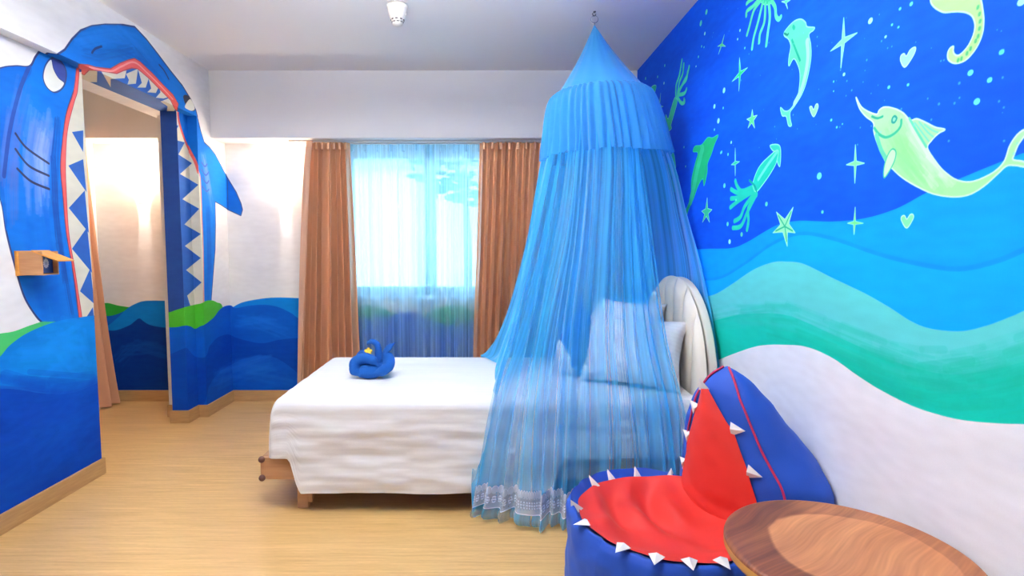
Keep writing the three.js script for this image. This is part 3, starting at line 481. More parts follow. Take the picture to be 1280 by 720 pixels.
// ---------------------------------------------------------------- bed
const BED = { x0: -1.06, x1: 1.0, near: -2.565, far: -3.575, rail0: 0.155, rail1: 0.26, top: 0.545 };
{
  const bed = thing('bed', 'light wood single bed frame with a cream shell headboard', 'bed');
  const wood = std({ map: woodTexture([206, 160, 118], [176, 124, 84], 2, 14, 21), roughness: 0.5 });
  const wb = (...d) => metricUV(box(...d), 2);
  part(bed, 'side_rail', wb(BED.x0, BED.x1, BED.rail0, BED.rail1, BED.near - 0.028, BED.near, 0.004), wood); part(bed, 'side_rail', wb(BED.x0, BED.x1, BED.rail0, BED.rail1, BED.far, BED.far + 0.028, 0.004), wood);
  part(bed, 'foot_rail', wb(BED.x0, BED.x0 + 0.028, BED.rail0, BED.rail1, BED.far + 0.028, BED.near - 0.028, 0.004), wood);
  part(bed, 'platform', wb(BED.x0 + 0.028, BED.x1, BED.rail1 - 0.045, BED.rail1 - 0.02, BED.far + 0.028, BED.near - 0.028), wood);
  for (const x of [-0.9, 0.82]) for (const z of [BED.near - 0.03, BED.far + 0.03]) {
    const s = z < -3 ? 1 : -1, leg = part(bed, 'leg', wb(x, x + 0.052, 0, BED.rail0, s < 0 ? z - 0.03 : z, s < 0 ? z : z + 0.03, 0.003), wood);
    part(leg, 'bracket', wb(x + 0.052, x + 0.072, 0.03, BED.rail0, s < 0 ? z - 0.03 : z, s < 0 ? z : z + 0.03, 0.002), wood);
    part(leg, 'crosspiece', wb(x, x + 0.03, 0.04, BED.rail0, s < 0 ? z - 0.3 : z + 0.03, s < 0 ? z - 0.03 : z + 0.3, 0.002), wood);
  }
  const cap = std({ color: '#6e463c', roughness: 0.55 });
  for (const z of [BED.near + 0.002, BED.far - 0.002]) for (const y of [0.252, 0.163]) part(bed, 'corner_guard', new THREE.SphereGeometry(0.0155, 14, 10).translate(BED.x0 + 0.008, y, z), cap);
  const head = new THREE.Group(); head.name = 'headboard'; head.userData.label = 'cream padded shell headboard with upright channels'; bed.add(head);
  const cream = phys({ color: rgb(0.84, 0.74, 0.61), roughness: 0.48, clearcoat: 0.1, clearcoatRoughness: 0.5 });
  const cz = -3.06, edge = (z) => 0.56 + 0.53 * Math.pow(Math.max(0, 1 - Math.pow(Math.abs(z - cz) / 0.51, 2.1)), 1 / 2.0), foot = -0.35;
  const n = 7, zAt = (f) => cz - 0.51 * Math.cos(Math.PI * (0.5 + (f - 0.5) * 1.0)) , y0 = 0.2;
  const lim = (k) => cz - 0.508 + 1.016 * k;                             // channel joints along the rim, converging towards the foot
  for (let i = 0; i < n; i++) {
    const f = (s, t) => {
      const e = 0.0015, k = (i + clamp(s, e, 1 - e)) / n, zr = lim(k), yr = Math.max(0.5, edge(zr)), y = lerp(y0, yr, t), conv = lerp(0.94, 1, clamp((y - y0) / (yr - y0), 0, 1)), z = cz + (zr - cz) * conv;
      const puff = Math.pow(Math.sin(Math.PI * clamp(s, 0, 1)), 0.4) * Math.sqrt(Math.max(0, 1 - Math.pow(clamp((t - 0.9) / 0.1, 0, 1), 2)));
      return V(1.03 - 0.004 - 0.036 * puff, y, z);
    };
    part(head, 'channel', sheet(f, 12, 24, undefined, true), cream);
  }
  const rim = new THREE.Shape(); rim.moveTo(cz - 0.488, 0.2); for (let i = 0; i <= 48; i++) { const z = lim(i / 48); rim.lineTo(cz + (z - cz) * 0.96, Math.max(0.5, edge(z)) - 0.018); } rim.lineTo(cz + 0.488, 0.2); rim.closePath();
  const back_ = new THREE.ExtrudeGeometry(rim, { depth: 0.02, bevelEnabled: true, bevelSize: 0.012, bevelThickness: 0.012, bevelSegments: 4, curveSegments: 24 }); back_.rotateY(-Math.PI / 2); back_.translate(1.072, 0, 0);
  part(head, 'padding', back_, cream);
}
const linenMap = dataTexture(512, 512, (x, y) => { const stripe = Math.sin(y * Math.PI * 2 * 36) > 0 ? 1.5 : -1.5, k = 236 + stripe + 4 * tileNoise(x, y, 40, 160, 4); return [k, k - 3, k - 4]; });
const linenBump = dataTexture(512, 512, (x, y) => { const k = 128 + 50 * tileNoise(x, y, 5, 16, 7) + 26 * tileNoise(x, y, 14, 40, 8); return [k, k, k]; }, false);
const linen = phys({ map: linenMap, roughness: 0.8, bumpMap: linenBump, bumpScale: 0.006, sheen: 0.2, sheenColor: rgb(1, 1, 1) });
single('mattress', box(-0.985, 0.975, 0.262, BED.top - 0.015, BED.far + 0.02, BED.near - 0.02, 0.05), std({ color: '#e6e2de', roughness: 0.85 }), 'thick white mattress under the bed sheet', 'mattress');
{
  const hem = (x) => 0.262 - 0.165 * smooth(-0.93, -0.86, x) * (1 - smooth(0.3, 0.37, x)) + 0.008 * N(x * 5, 2) * smooth(-0.93, -0.86, x);
  const Rr = 0.06, z0 = BED.far - 0.004, z1 = BED.near + 0.012, yT = BED.top, x0 = -1.005, x1 = 0.985;
  const profile = (b, yb) => {                                           // b 0..1 from the far hem over the top to the near hem
    const seg = [yT - Rr - 0.262, Rr * 1.57, z1 - z0 - 2 * Rr, Rr * 1.57, yT - Rr - yb], cut = [0, 0.12, 0.2, 0.58, 0.68, 1]; let i = 0; while (i < 4 && b > cut[i + 1]) i++;
    const k = (b - cut[i]) / (cut[i + 1] - cut[i]);
    if (i === 0) return [z0, lerp(0.262, yT - Rr, k)];
    if (i === 1) return [z0 + Rr - Rr * Math.cos(k * 1.5708), yT - Rr + Rr * Math.sin(k * 1.5708)];
    if (i === 2) return [lerp(z0 + Rr, z1 - Rr, k), yT];
    if (i === 3) return [z1 - Rr + Rr * Math.sin(k * 1.5708), yT - Rr + Rr * Math.cos(k * 1.5708)];
    return [z1, lerp(yT - Rr, yb, k)];
  };
  const g = sheet((s, t) => {
    // s: foot wall 0..0.1, foot rounding 0.1..0.16, then along the bed
    let x, drop = 0, k = 1;
    if (s < 0.1) { x = x0; k = 1 - Rr / (yT - 0.262); k *= s / 0.1; } else if (s < 0.16) { const a = (s - 0.1) / 0.06 * 1.5708; x = x0 + Rr * (1 - Math.cos(a)); k = 1 - Rr * (1 - Math.sin(a)) / (yT - 0.262); } else x = lerp(x0 + Rr, x1, (s - 0.16) / 0.84);
    const [z, y] = profile(t, s < 0.16 ? 0.262 : hem(x)); let yy = y > 0.262 ? 0.262 + (y - 0.262) * k : y;
    const inset = (1 - k) > 0 ? 0.04 * (1 - k) : 0, zz = z + (z > -3.05 ? -inset : inset);
    const side = smooth(0.66, 0.75, t), low = clamp((0.5 - yy) / 0.4, 0, 1);
    const wrinkle = side * (0.012 * N(x * 3.2, yy * 9, 3) + 0.006 * N(x * 7, yy * 24, 6) + 0.010 * low * N(x * 6 + 4, yy * 3, 9) + 0.012 * low);
    const top = (1 - smooth(0.58, 0.68, t)) * smooth(0.18, 0.25, t) * (0.004 * N(x * 4, z * 7, 2) + 0.003 * N(x * 2, z * 22, 5));
    const bulge = s < 0.1 ? -0.012 * Math.sin(Math.PI * s / 0.1) : 0;
    return V(x + bulge, yy + top, zz + wrinkle);
  }, 220, 130, (s, t) => [s * 1.6, t * 1.6], true);
  single('bed_sheet', g, linen, 'white striped bed sheet hanging over the near side of the bed', 'bed sheet');
}
function pillow(w, h, d, seed) {                                          // stuffed, with four drawn-out corners
  const f = (sgn) => sheet((s, t) => {
    const a = s * 2 - 1, b = t * 2 - 1, pin = 1 - 0.1 * (1 - a * a) * Math.abs(b) ** 3, pin2 = 1 - 0.1 * (1 - b * b) * Math.abs(a) ** 3;
    const fat = Math.pow(Math.max(0, (1 - a ** 4) * (1 - b ** 4)), 0.55), cr = 0.10 * N(a * 2.6 + seed, b * 2.6, sgn) + 0.05 * N(a * 6, b * 6 + seed, 2) + 0.05 * Math.sin(7 * (a + b) + seed) * Math.abs(a * b);
    return V(a * w / 2 * pin2, b * h / 2 * pin, sgn * (0.002 + d / 2 * fat * (1 + cr * 1.6)));
  }, 40, 40, (s, t) => [s * 0.5, t * 0.5], sgn > 0);
  return merge([f(1), f(-1)]);
}
const lookAlong = (m, normal, up = V(0, 1, 0)) => { const z = normal.clone().normalize(), x = V(0, 0, 0).crossVectors(up, z).normalize(), y = V(0, 0, 0).crossVectors(z, x); m.setRotationFromMatrix(new THREE.Matrix4().makeBasis(x, y, z)); };
{
  const p1 = single('pillow', pillow(0.52, 0.36, 0.2, 1), linen, 'plump white pillow leaning before the shell headboard inside the canopy', 'pillow', 'white pillows at the head of the bed'); p1.position.set(0.755, 0.712, -2.84); lookAlong(p1, V(-0.5, 0.42, 0.8));
  const p2 = single('pillow', pillow(0.5, 0.42, 0.17, 4), linen, 'white pillow tucked behind the front pillow beside the blue cushion', 'pillow', 'white pillows at the head of the bed'); p2.position.set(0.78, 0.745, -3.2); lookAlong(p2, V(-0.75, 0.4, 0.5));
  const c = thing('cushion', 'blue and white teardrop plush cushion standing beside the white pillows', 'cushion', [0.485, 0.55, -3.02]);
  const drop = (lo, hi, a0, a1, fat = 1) => sheet((s, t) => { const k = lerp(lo, fat > 1 ? lo + (hi - lo) * Math.pow(Math.sin(Math.PI * clamp(s, 0.02, 0.98)), 0.6) : hi, t), w = fat * 0.105 * Math.pow(Math.sin(Math.PI * Math.pow(k, 0.62)), 0.8), a = lerp(a0, a1, s); return V(Math.cos(a) * w + 0.05 * k * k, 0.40 * k, Math.sin(a) * w * 0.7); }, 36, 24);
  const blue = phys({ color: rgb(0.004, 0.06, 0.34), roughness: 0.9, sheen: 0.3, sheenColor: rgb(0.3, 0.5, 1) });
  part(c, 'body', jiggle(drop(0, 1, 0, Math.PI * 2), 0.006, 14), blue); part(c, 'belly', jiggle(drop(0.005, 0.5, Math.PI * 0.5, Math.PI * 1.4, 1.05), 0.006, 14), linen);
  part(c, 'fin', taper([[0.02, 0.16, 0.05], [-0.01, 0.13, 0.1], [-0.03, 0.07, 0.12]], [0.03, 0.025, 0.008], 12, 16, [1, 0.5]), blue);
}
// ---------------------------------------------------------------- folded towel
{
  const towel = phys({ color: rgb(0.004, 0.10, 0.42), roughness: 0.95, sheen: 0.8, sheenColor: rgb(0.1, 0.35, 0.9), sheenRoughness: 0.6, bumpMap: weaveBump, bumpScale: 0.002 });
  const t = thing('towel_swan', 'blue bath towel folded into a swan on the white bed', 'folded towel', [-0.612, BED.top + 0.004, -3.0]);
  const el = (x, y, z, a, b, c) => new THREE.SphereGeometry(1, 40, 28).scale(a, b, c).translate(x, y, z);
  part(t, 'body', jiggle(el(0, 0.042, -0.005, 0.088, 0.042, 0.078), 0.004, 25), towel);
  part(t, 'wing', jiggle(taper([[-0.05, 0.022, 0.072], [-0.086, 0.045, 0.05], [-0.082, 0.083, 0.035], [-0.035, 0.104, 0.04], [0.012, 0.094, 0.052], [0.036, 0.07, 0.062]], [0.014, 0.03, 0.031, 0.03, 0.024, 0.006], 18, 48), 0.003, 30), towel);
  part(t, 'wing', jiggle(taper([[0.015, 0.03, 0.078], [0.062, 0.04, 0.062], [0.09, 0.064, 0.03], [0.082, 0.098, -0.01], [0.04, 0.105, -0.04]], [0.008, 0.027, 0.032, 0.03, 0.014], 18, 48), 0.003, 30, 3), towel);
  part(t, 'fold', jiggle(taper([[-0.09, 0.09, -0.02], [-0.062, 0.118, -0.025], [-0.03, 0.128, -0.02]], [0.015, 0.02, 0.012]), 0.002, 30, 5), towel);
  part(t, 'front_wrap', jiggle(el(-0.01, 0.03, 0.045, 0.07, 0.036, 0.042), 0.003, 25, 8), towel);
  part(t, 'neck', jiggle(taper([[0.03, 0.07, 0], [0.032, 0.12, 0.004], [0.028, 0.165, 0.004], [0.004, 0.188, 0.004], [-0.02, 0.183, 0.004], [-0.028, 0.174, 0.004]], [0.022, 0.02, 0.018, 0.015, 0.011, 0.004], 14, 40), 0.0015, 40), towel);
  part(t, 'tail', jiggle(taper([[0.045, 0.075, -0.01], [0.062, 0.118, -0.014], [0.085, 0.15, -0.02], [0.118, 0.178, -0.03]], [0.018, 0.023, 0.025, 0.003], 14, 40, [1, 0.55], V(-0.6, 0.6, 0.5)), 0.0015, 40), towel);
  const yellow = std({ color: '#f2c83a', roughness: 0.6 });
  part(t, 'flower', merge([0, 1, 2, 3, 4].map((i) => new THREE.SphereGeometry(1, 12, 8).scale(0.0095, 0.012, 0.005).translate(0, 0.011, 0).rotateZ(i * 1.2566).rotateX(-0.3).translate(-0.017, 0.138, 0.03))), yellow, 'small yellow flower');
}

// ---------------------------------------------------------------- bed canopy
{
  const C = V(0.64, 2.1, -3.2), APEX = V(0.602, 2.475, -3.2), RING = 0.24;
  const can = thing('bed_canopy', 'sheer blue net bed canopy with lace hem hung from the ceiling', 'canopy', [0, 0, 0]);
  const streaks = dataTexture(2048, 4, (x) => { const k = 122 + 150 * tileNoise(x, 0.5, 46, 1, 3) + 120 * tileNoise(x, 0.5, 150, 1, 6) + 90 * tileNoise(x, 0.5, 420, 1, 9) + 75 * smooth(0.44, 0.5, x); const q = clamp(k, 40, 235); return [q, q, q]; }, false);   // how thickly the net is gathered
  const net = phys({ color: rgb(0.045, 0.55, 1.0), roughness: 1, transmission: 0.45, thickness: 0, transparent: true, opacity: 1, alphaMap: streaks });
  const netDense = phys({ color: rgb(0.05, 0.46, 0.92), roughness: 1, transmission: 0.4, thickness: 0, transparent: true, opacity: 0.84 });
  const metal = std({ color: '#8a90a0', roughness: 0.3, metalness: 0.9 });
  const tilt = (a) => 0.012 * Math.cos(a);
  part(can, 'top_cone', sheet((s, t) => { const a = s * Math.PI * 2, r = RING * t, sag = 0.012 * Math.sin(Math.PI * t), w = 0.003 * t * Math.sin(a * 16); return V(lerp(APEX.x, C.x, t) + Math.cos(a) * (r - sag + w), lerp(APEX.y, C.y, t) + tilt(a) * t, lerp(APEX.z, C.z, t) + Math.sin(a) * (r - sag + w)); }, 128, 30), netDense);
  part(can, 'hoop', new THREE.TorusGeometry(RING - 0.006, 0.006, 10, 64).rotateX(Math.PI / 2).translate(C.x, C.y - 0.004, C.z), netDense);
  part(can, 'ruffle', sheet((s, t) => {
    const a = s * Math.PI * 2, ph = 46 * s + 1.2 * N(s * 12, 3), w = (0.006 + 0.016 * t) * (Math.sin(ph * 6.283) + 0.5 * N(s * 60, t * 2)), r = RING + 0.008 + 0.1 * Math.pow(t, 0.42) + w;
    return V(C.x + 0.035 * t + Math.cos(a) * r, C.y + 0.006 + tilt(a) - (0.36 + 0.02 * N(s * 9, 7)) * t, C.z + Math.sin(a) * r * 0.95);
  }, 640, 14), phys({ color: rgb(0.06, 0.48, 0.94), roughness: 1, transmission: 0.4, thickness: 0, transparent: true, opacity: 0.55 }));
  // guides: [where along the hem, points from hoop to hem]
  const ring = (deg, r = RING) => [C.x + Math.cos(deg * Math.PI / 180) * r, C.y, C.z - Math.sin(deg * Math.PI / 180) * r];   // 0 = towards the mural wall, -90 = towards the camera
  const guides = [
    [0.00, [ring(-55), [0.80, 1.72, -2.93], [0.83, 1.3, -2.82], [0.86, 0.85, -2.66], [0.90, 0.56, -2.53], [0.93, 0.3, -2.49], [0.95, 0.03, -2.47]]],
    [0.16, [ring(-90), [0.66, 1.72, -2.86], [0.63, 1.3, -2.76], [0.60, 0.85, -2.62], [0.60, 0.56, -2.52], [0.60, 0.3, -2.46], [0.58, 0.02, -2.41]]],
    [0.30, [ring(-125), [0.47, 1.72, -2.93], [0.42, 1.3, -2.84], [0.32, 0.85, -2.67], [0.27, 0.57, -2.52], [0.25, 0.3, -2.45], [0.24, 0.015, -2.375]]],
    [0.43, [ring(-150), [0.37, 1.72, -3.03], [0.28, 1.3, -2.95], [0.15, 0.85, -2.74], [0.045, 0.58, -2.545], [-0.02, 0.3, -2.50], [-0.07, 0.02, -2.49]]],
    [0.455, [ring(-158), [0.35, 1.72, -3.08], [0.26, 1.3, -3.03], [0.16, 0.9, -2.95], [0.09, 0.68, -2.87], [0.06, 0.58, -2.80], [0.05, 0.556, -2.74]]],
    [0.53, [ring(-180), [0.325, 1.72, -3.2], [0.26, 1.3, -3.2], [0.19, 0.92, -3.2], [0.14, 0.7, -3.21], [0.11, 0.58, -3.22], [0.10, 0.556, -3.22]]],
    [0.60, [ring(-205), [0.33, 1.72, -3.33], [0.26, 1.3, -3.36], [0.17, 0.92, -3.41], [0.09, 0.7, -3.45], [0.02, 0.59, -3.5], [-0.03, 0.557, -3.53]]],
    [0.64, [ring(-215), [0.37, 1.72, -3.42], [0.30, 1.3, -3.5], [0.23, 0.92, -3.57], [0.19, 0.6, -3.62], [0.18, 0.3, -3.64], [0.18, 0.02, -3.66]]],
    [0.75, [ring(-268), [0.64, 1.72, -3.54], [0.62, 1.3, -3.62], [0.61, 0.92, -3.68], [0.6, 0.6, -3.71], [0.6, 0.3, -3.73], [0.6, 0.02, -3.74]]],
    [0.86, [ring(-320), [0.95, 1.72, -3.42], [1.03, 1.35, -3.5], [1.08, 1.0, -3.6], [1.095, 0.6, -3.64], [1.095, 0.3, -3.66], [1.095, 0.02, -3.67]]],
    [0.93, [ring(-358), [1.02, 1.72, -3.22], [1.075, 1.42, -3.2], [1.1, 1.1, -3.1], [1.104, 0.7, -3.05], [1.104, 0.3, -3.0], [1.1, 0.02, -3.0]]],
    [1.00, [ring(-390), [1.01, 1.72, -3.06], [1.07, 1.42, -2.98], [1.1, 1.1, -2.82], [1.104, 0.7, -2.62], [1.1, 0.3, -2.53], [1.09, 0.02, -2.5]]],
  ].map(([k, p]) => [k, p.map((q) => V(...q))]);
  const cr = (p0, p1, p2, p3, t) => V(...['x', 'y', 'z'].map((d) => 0.5 * (2 * p1[d] + (p2[d] - p0[d]) * t + (2 * p0[d] - 5 * p1[d] + 4 * p2[d] - p3[d]) * t * t + (3 * p1[d] - p0[d] - 3 * p2[d] + p3[d]) * t * t * t)));
  const alongGuide = (g, t) => { const n = g.length - 1, k = t * n, i = Math.min(n - 1, Math.floor(k)); return cr(g[Math.max(0, i - 1)], g[i], g[i + 1], g[Math.min(n, i + 2)], k - i); };
  const surface = (s, t, lift = 0) => {
    let i = 0; while (i < guides.length - 2 && s > guides[i + 1][0]) i++;
    const k = clamp((s - guides[i][0]) / (guides[i + 1][0] - guides[i][0]), 0, 1), a = alongGuide(guides[i][1], t), b = alongGuide(guides[i + 1][1], t);
    const p = a.lerp(b, (k * 0.4 + 0.6 * (k * k * (3 - 2 * k))));
    const out = V(p.x - lerp(C.x, 0.55, t), 0, p.z + 3.1).normalize(), ph = 30 * s + 2.2 * N(s * 11, 2.5) + 0.9 * N(s * 7, t * 1.3, 6), deep = smooth(0.7, 1, t);
    const resting = s > 0.445 && s < 0.625 ? 1 - deep * 0.85 : 1;
    const w = (0.004 + 0.021 * Math.pow(t, 0.7)) * (Math.sin(ph * 6.283) + 0.6 * Math.sin(ph * 2.3 + 5 * t) + 0.7 * N(s * 40, t * 1.4, 1)) * resting * (s > 0.83 ? 0.25 : 1);
    const scallop = (s < 0.44 ? 0.008 * Math.sin(ph * 3.14) * deep : 0);
    p.addScaledVector(out, w + lift + (t > 0.955 && s < 0.44 ? 0.018 * Math.sin(Math.PI * (t - 0.955) / 0.045) : 0)); p.y += scallop; if (t > 0.96) p.y = Math.max(p.y, 0.006);
    return p;
  };
  part(can, 'drape', sheet((s, t) => surface(s, t), 900, 70), net);
  const laceMap = (() => {
    const c = document.createElement('canvas'); c.width = 1024; c.height = 128; const x = c.getContext('2d'); x.fillStyle = '#000'; x.fillRect(0, 0, 1024, 128); x.fillStyle = '#777'; x.fillRect(0, 8, 1024, 92); x.strokeStyle = '#fff'; x.lineWidth = 4; x.beginPath(); x.moveTo(0, 10); x.lineTo(1024, 10); x.stroke();
    const r = rng(5); for (let i = 0; i < 32; i++) { const cx = i * 32 + 16; x.fillStyle = '#aaa'; x.beginPath(); x.arc(cx, 96, 18, 0, 7); x.fill(); x.strokeStyle = '#fff'; x.lineWidth = 3; x.beginPath(); x.arc(cx, 96, 17, 0, 3.14); x.stroke(); for (let k = 0; k < 6; k++) { const a = k * 1.05; x.fillStyle = '#fff'; x.beginPath(); x.ellipse(cx + Math.cos(a) * 8, 52 + Math.sin(a) * 14, 3.5, 6, a, 0, 7); x.fill(); } x.beginPath(); x.arc(cx, 52, 4, 0, 7); x.fill(); for (let k = 0; k < 5; k++) { x.fillStyle = '#222'; x.beginPath(); x.arc(cx - 14 + r() * 28, 24 + r() * 66, 2.5, 0, 7); x.fill(); } }
    const t = new THREE.CanvasTexture(c); t.wrapS = THREE.RepeatWrapping; t.repeat.set(3, 1); return t;
  })();
  part(can, 'lace_trim', sheet((s, t) => surface(s * 0.43, lerp(0.895, 0.962, t), 0.006), 420, 6), phys({ color: rgb(0.78, 0.82, 0.95), roughness: 0.9, alphaMap: laceMap, transparent: true, opacity: 0.9 }), 'white lace band above the hem');
  part(can, 'suspension_ring', new THREE.TorusGeometry(0.02, 0.0018, 8, 32).translate(0.602, 2.503, -3.2), metal); part(can, 'stem', taper([[0.602, 2.484, -3.2], [0.602, 2.47, -3.2]], [0.003, 0.003], 8, 4, [1, 1], V(1, 0, 0)), metal);
  const hook = thing('ceiling_hook', 'small dark metal screw hook in the ceiling above the canopy', 'hook');
  const dark = std({ color: '#4a4a58', roughness: 0.35, metalness: 0.85 });
  part(hook, 'hook', taper([[0.602, 2.545, -3.2], [0.598, 2.54, -3.2], [0.591, 2.532, -3.2], [0.596, 2.522, -3.2], [0.606, 2.523, -3.2], [0.61, 2.533, -3.2]], [0.0028, 0.0028, 0.0028, 0.0028, 0.0026, 0.002], 8, 30), dark); part(hook, 'base', new THREE.CylinderGeometry(0.008, 0.006, 0.006, 16).translate(0.602, 2.542, -3.2), dark);
}

// ---------------------------------------------------------------- heat detector on the ceiling
{
  const t = thing('heat_detector', 'round tapered white detector fixed to the ceiling', 'detector', [-0.475, height, -3.12]);
  const shell = std({ color: '#e9e2d8', roughness: 0.35 }), dark = std({ color: '#4a2f34', roughness: 0.6 }), L = (pts) => new THREE.LatheGeometry(pts.map(([r, y]) => new THREE.Vector2(r, y)), 40);
  part(t, 'base', L([[0.0001, 0], [0.056, 0], [0.057, -0.012], [0.054, -0.02], [0.05, -0.022]]), shell); part(t, 'body', L([[0.052, -0.02], [0.05, -0.04], [0.042, -0.065], [0.032, -0.085], [0.03, -0.088], [0.0001, -0.088]]), shell);
  for (let i = 0; i < 9; i++) part(t, 'slot', new THREE.BoxGeometry(0.013, 0.005, 0.004).translate(0, -0.079, 0.0345).rotateY(i * 0.698), dark);
  part(t, 'cap', L([[0.026, -0.088], [0.03, -0.092], [0.028, -0.102], [0.014, -0.108], [0.0001, -0.109]]), shell); for (let i = 0; i < 9; i++) part(t, 'slot', new THREE.BoxGeometry(0.011, 0.004, 0.004).translate(0, -0.092, 0.029).rotateY(i * 0.698 + 0.2), dark);
  part(t, 'indicator', new THREE.SphereGeometry(0.006, 12, 8).translate(0.047, -0.052, 0.01), shell);
}
// ---------------------------------------------------------------- wooden card box on the shark's flank
{
  const t = thing('card_box', 'small open wooden card box fixed to the painted shark flank', 'box', [recess, 1.12, -2.52]);
  const pale = std({ map: woodTexture([214, 160, 112], [188, 132, 88], 2, 10, 31), roughness: 0.55 }), warm = std({ map: woodTexture([236, 170, 84], [214, 142, 60], 2, 10, 33), roughness: 0.5 });
  const D = 0.115, H = 0.108, W = -0.098, k = 0.006, b = (...d) => metricUV(box(...d), 4);
  part(t, 'back_board', b(0.001, 0.012, -0.002, H + 0.002, W - 0.006, 0.01), warm); part(t, 'side', b(0.012, D, 0, H, -k, 0), pale); part(t, 'side', b(0.012, D, 0, H, W, W + k), pale); part(t, 'bottom', b(0.012, D, 0, k, W + k, -k), pale);
  const lid = part(t, 'lid', b(0, 0.125, 0, 0.005, W - 0.002, 0.002), warm); lid.position.set(D - 0.045, H, 0); lid.rotation.z = -0.38;
  part(t, 'lid_strip', b(0.012, D - 0.04, H - 0.005, H, W + k, -k), pale);
  const cardMap = (() => { const c = document.createElement('canvas'); c.width = c.height = 128; const x = c.getContext('2d'); x.fillStyle = '#123f8c'; x.fillRect(0, 0, 128, 128); x.fillStyle = '#d8dce4'; x.beginPath(); for (let i = 0; i < 24; i++) { const r = i % 2 ? 34 : 27, a = i / 24 * 6.283; x.lineTo(64 + Math.cos(a) * r * 0.85, 66 + Math.sin(a) * r); } x.fill(); x.fillStyle = '#a8b4c8'; x.beginPath(); x.arc(64, 66, 12, 0, 7); x.fill(); x.strokeStyle = '#7f9ac8'; x.lineWidth = 5; x.beginPath(); x.arc(78, 22, 16, 2.6, 5.4); x.stroke(); const q = new THREE.CanvasTexture(c); q.colorSpace = THREE.SRGBColorSpace; return q; })();
  const card = new THREE.BoxGeometry(0.003, H - 0.016, -W - 0.018); part(t, 'card', card.translate(D - 0.022, H / 2, W / 2), std({ map: cardMap, roughness: 0.4 }), 'blue card with a pale round emblem');
}

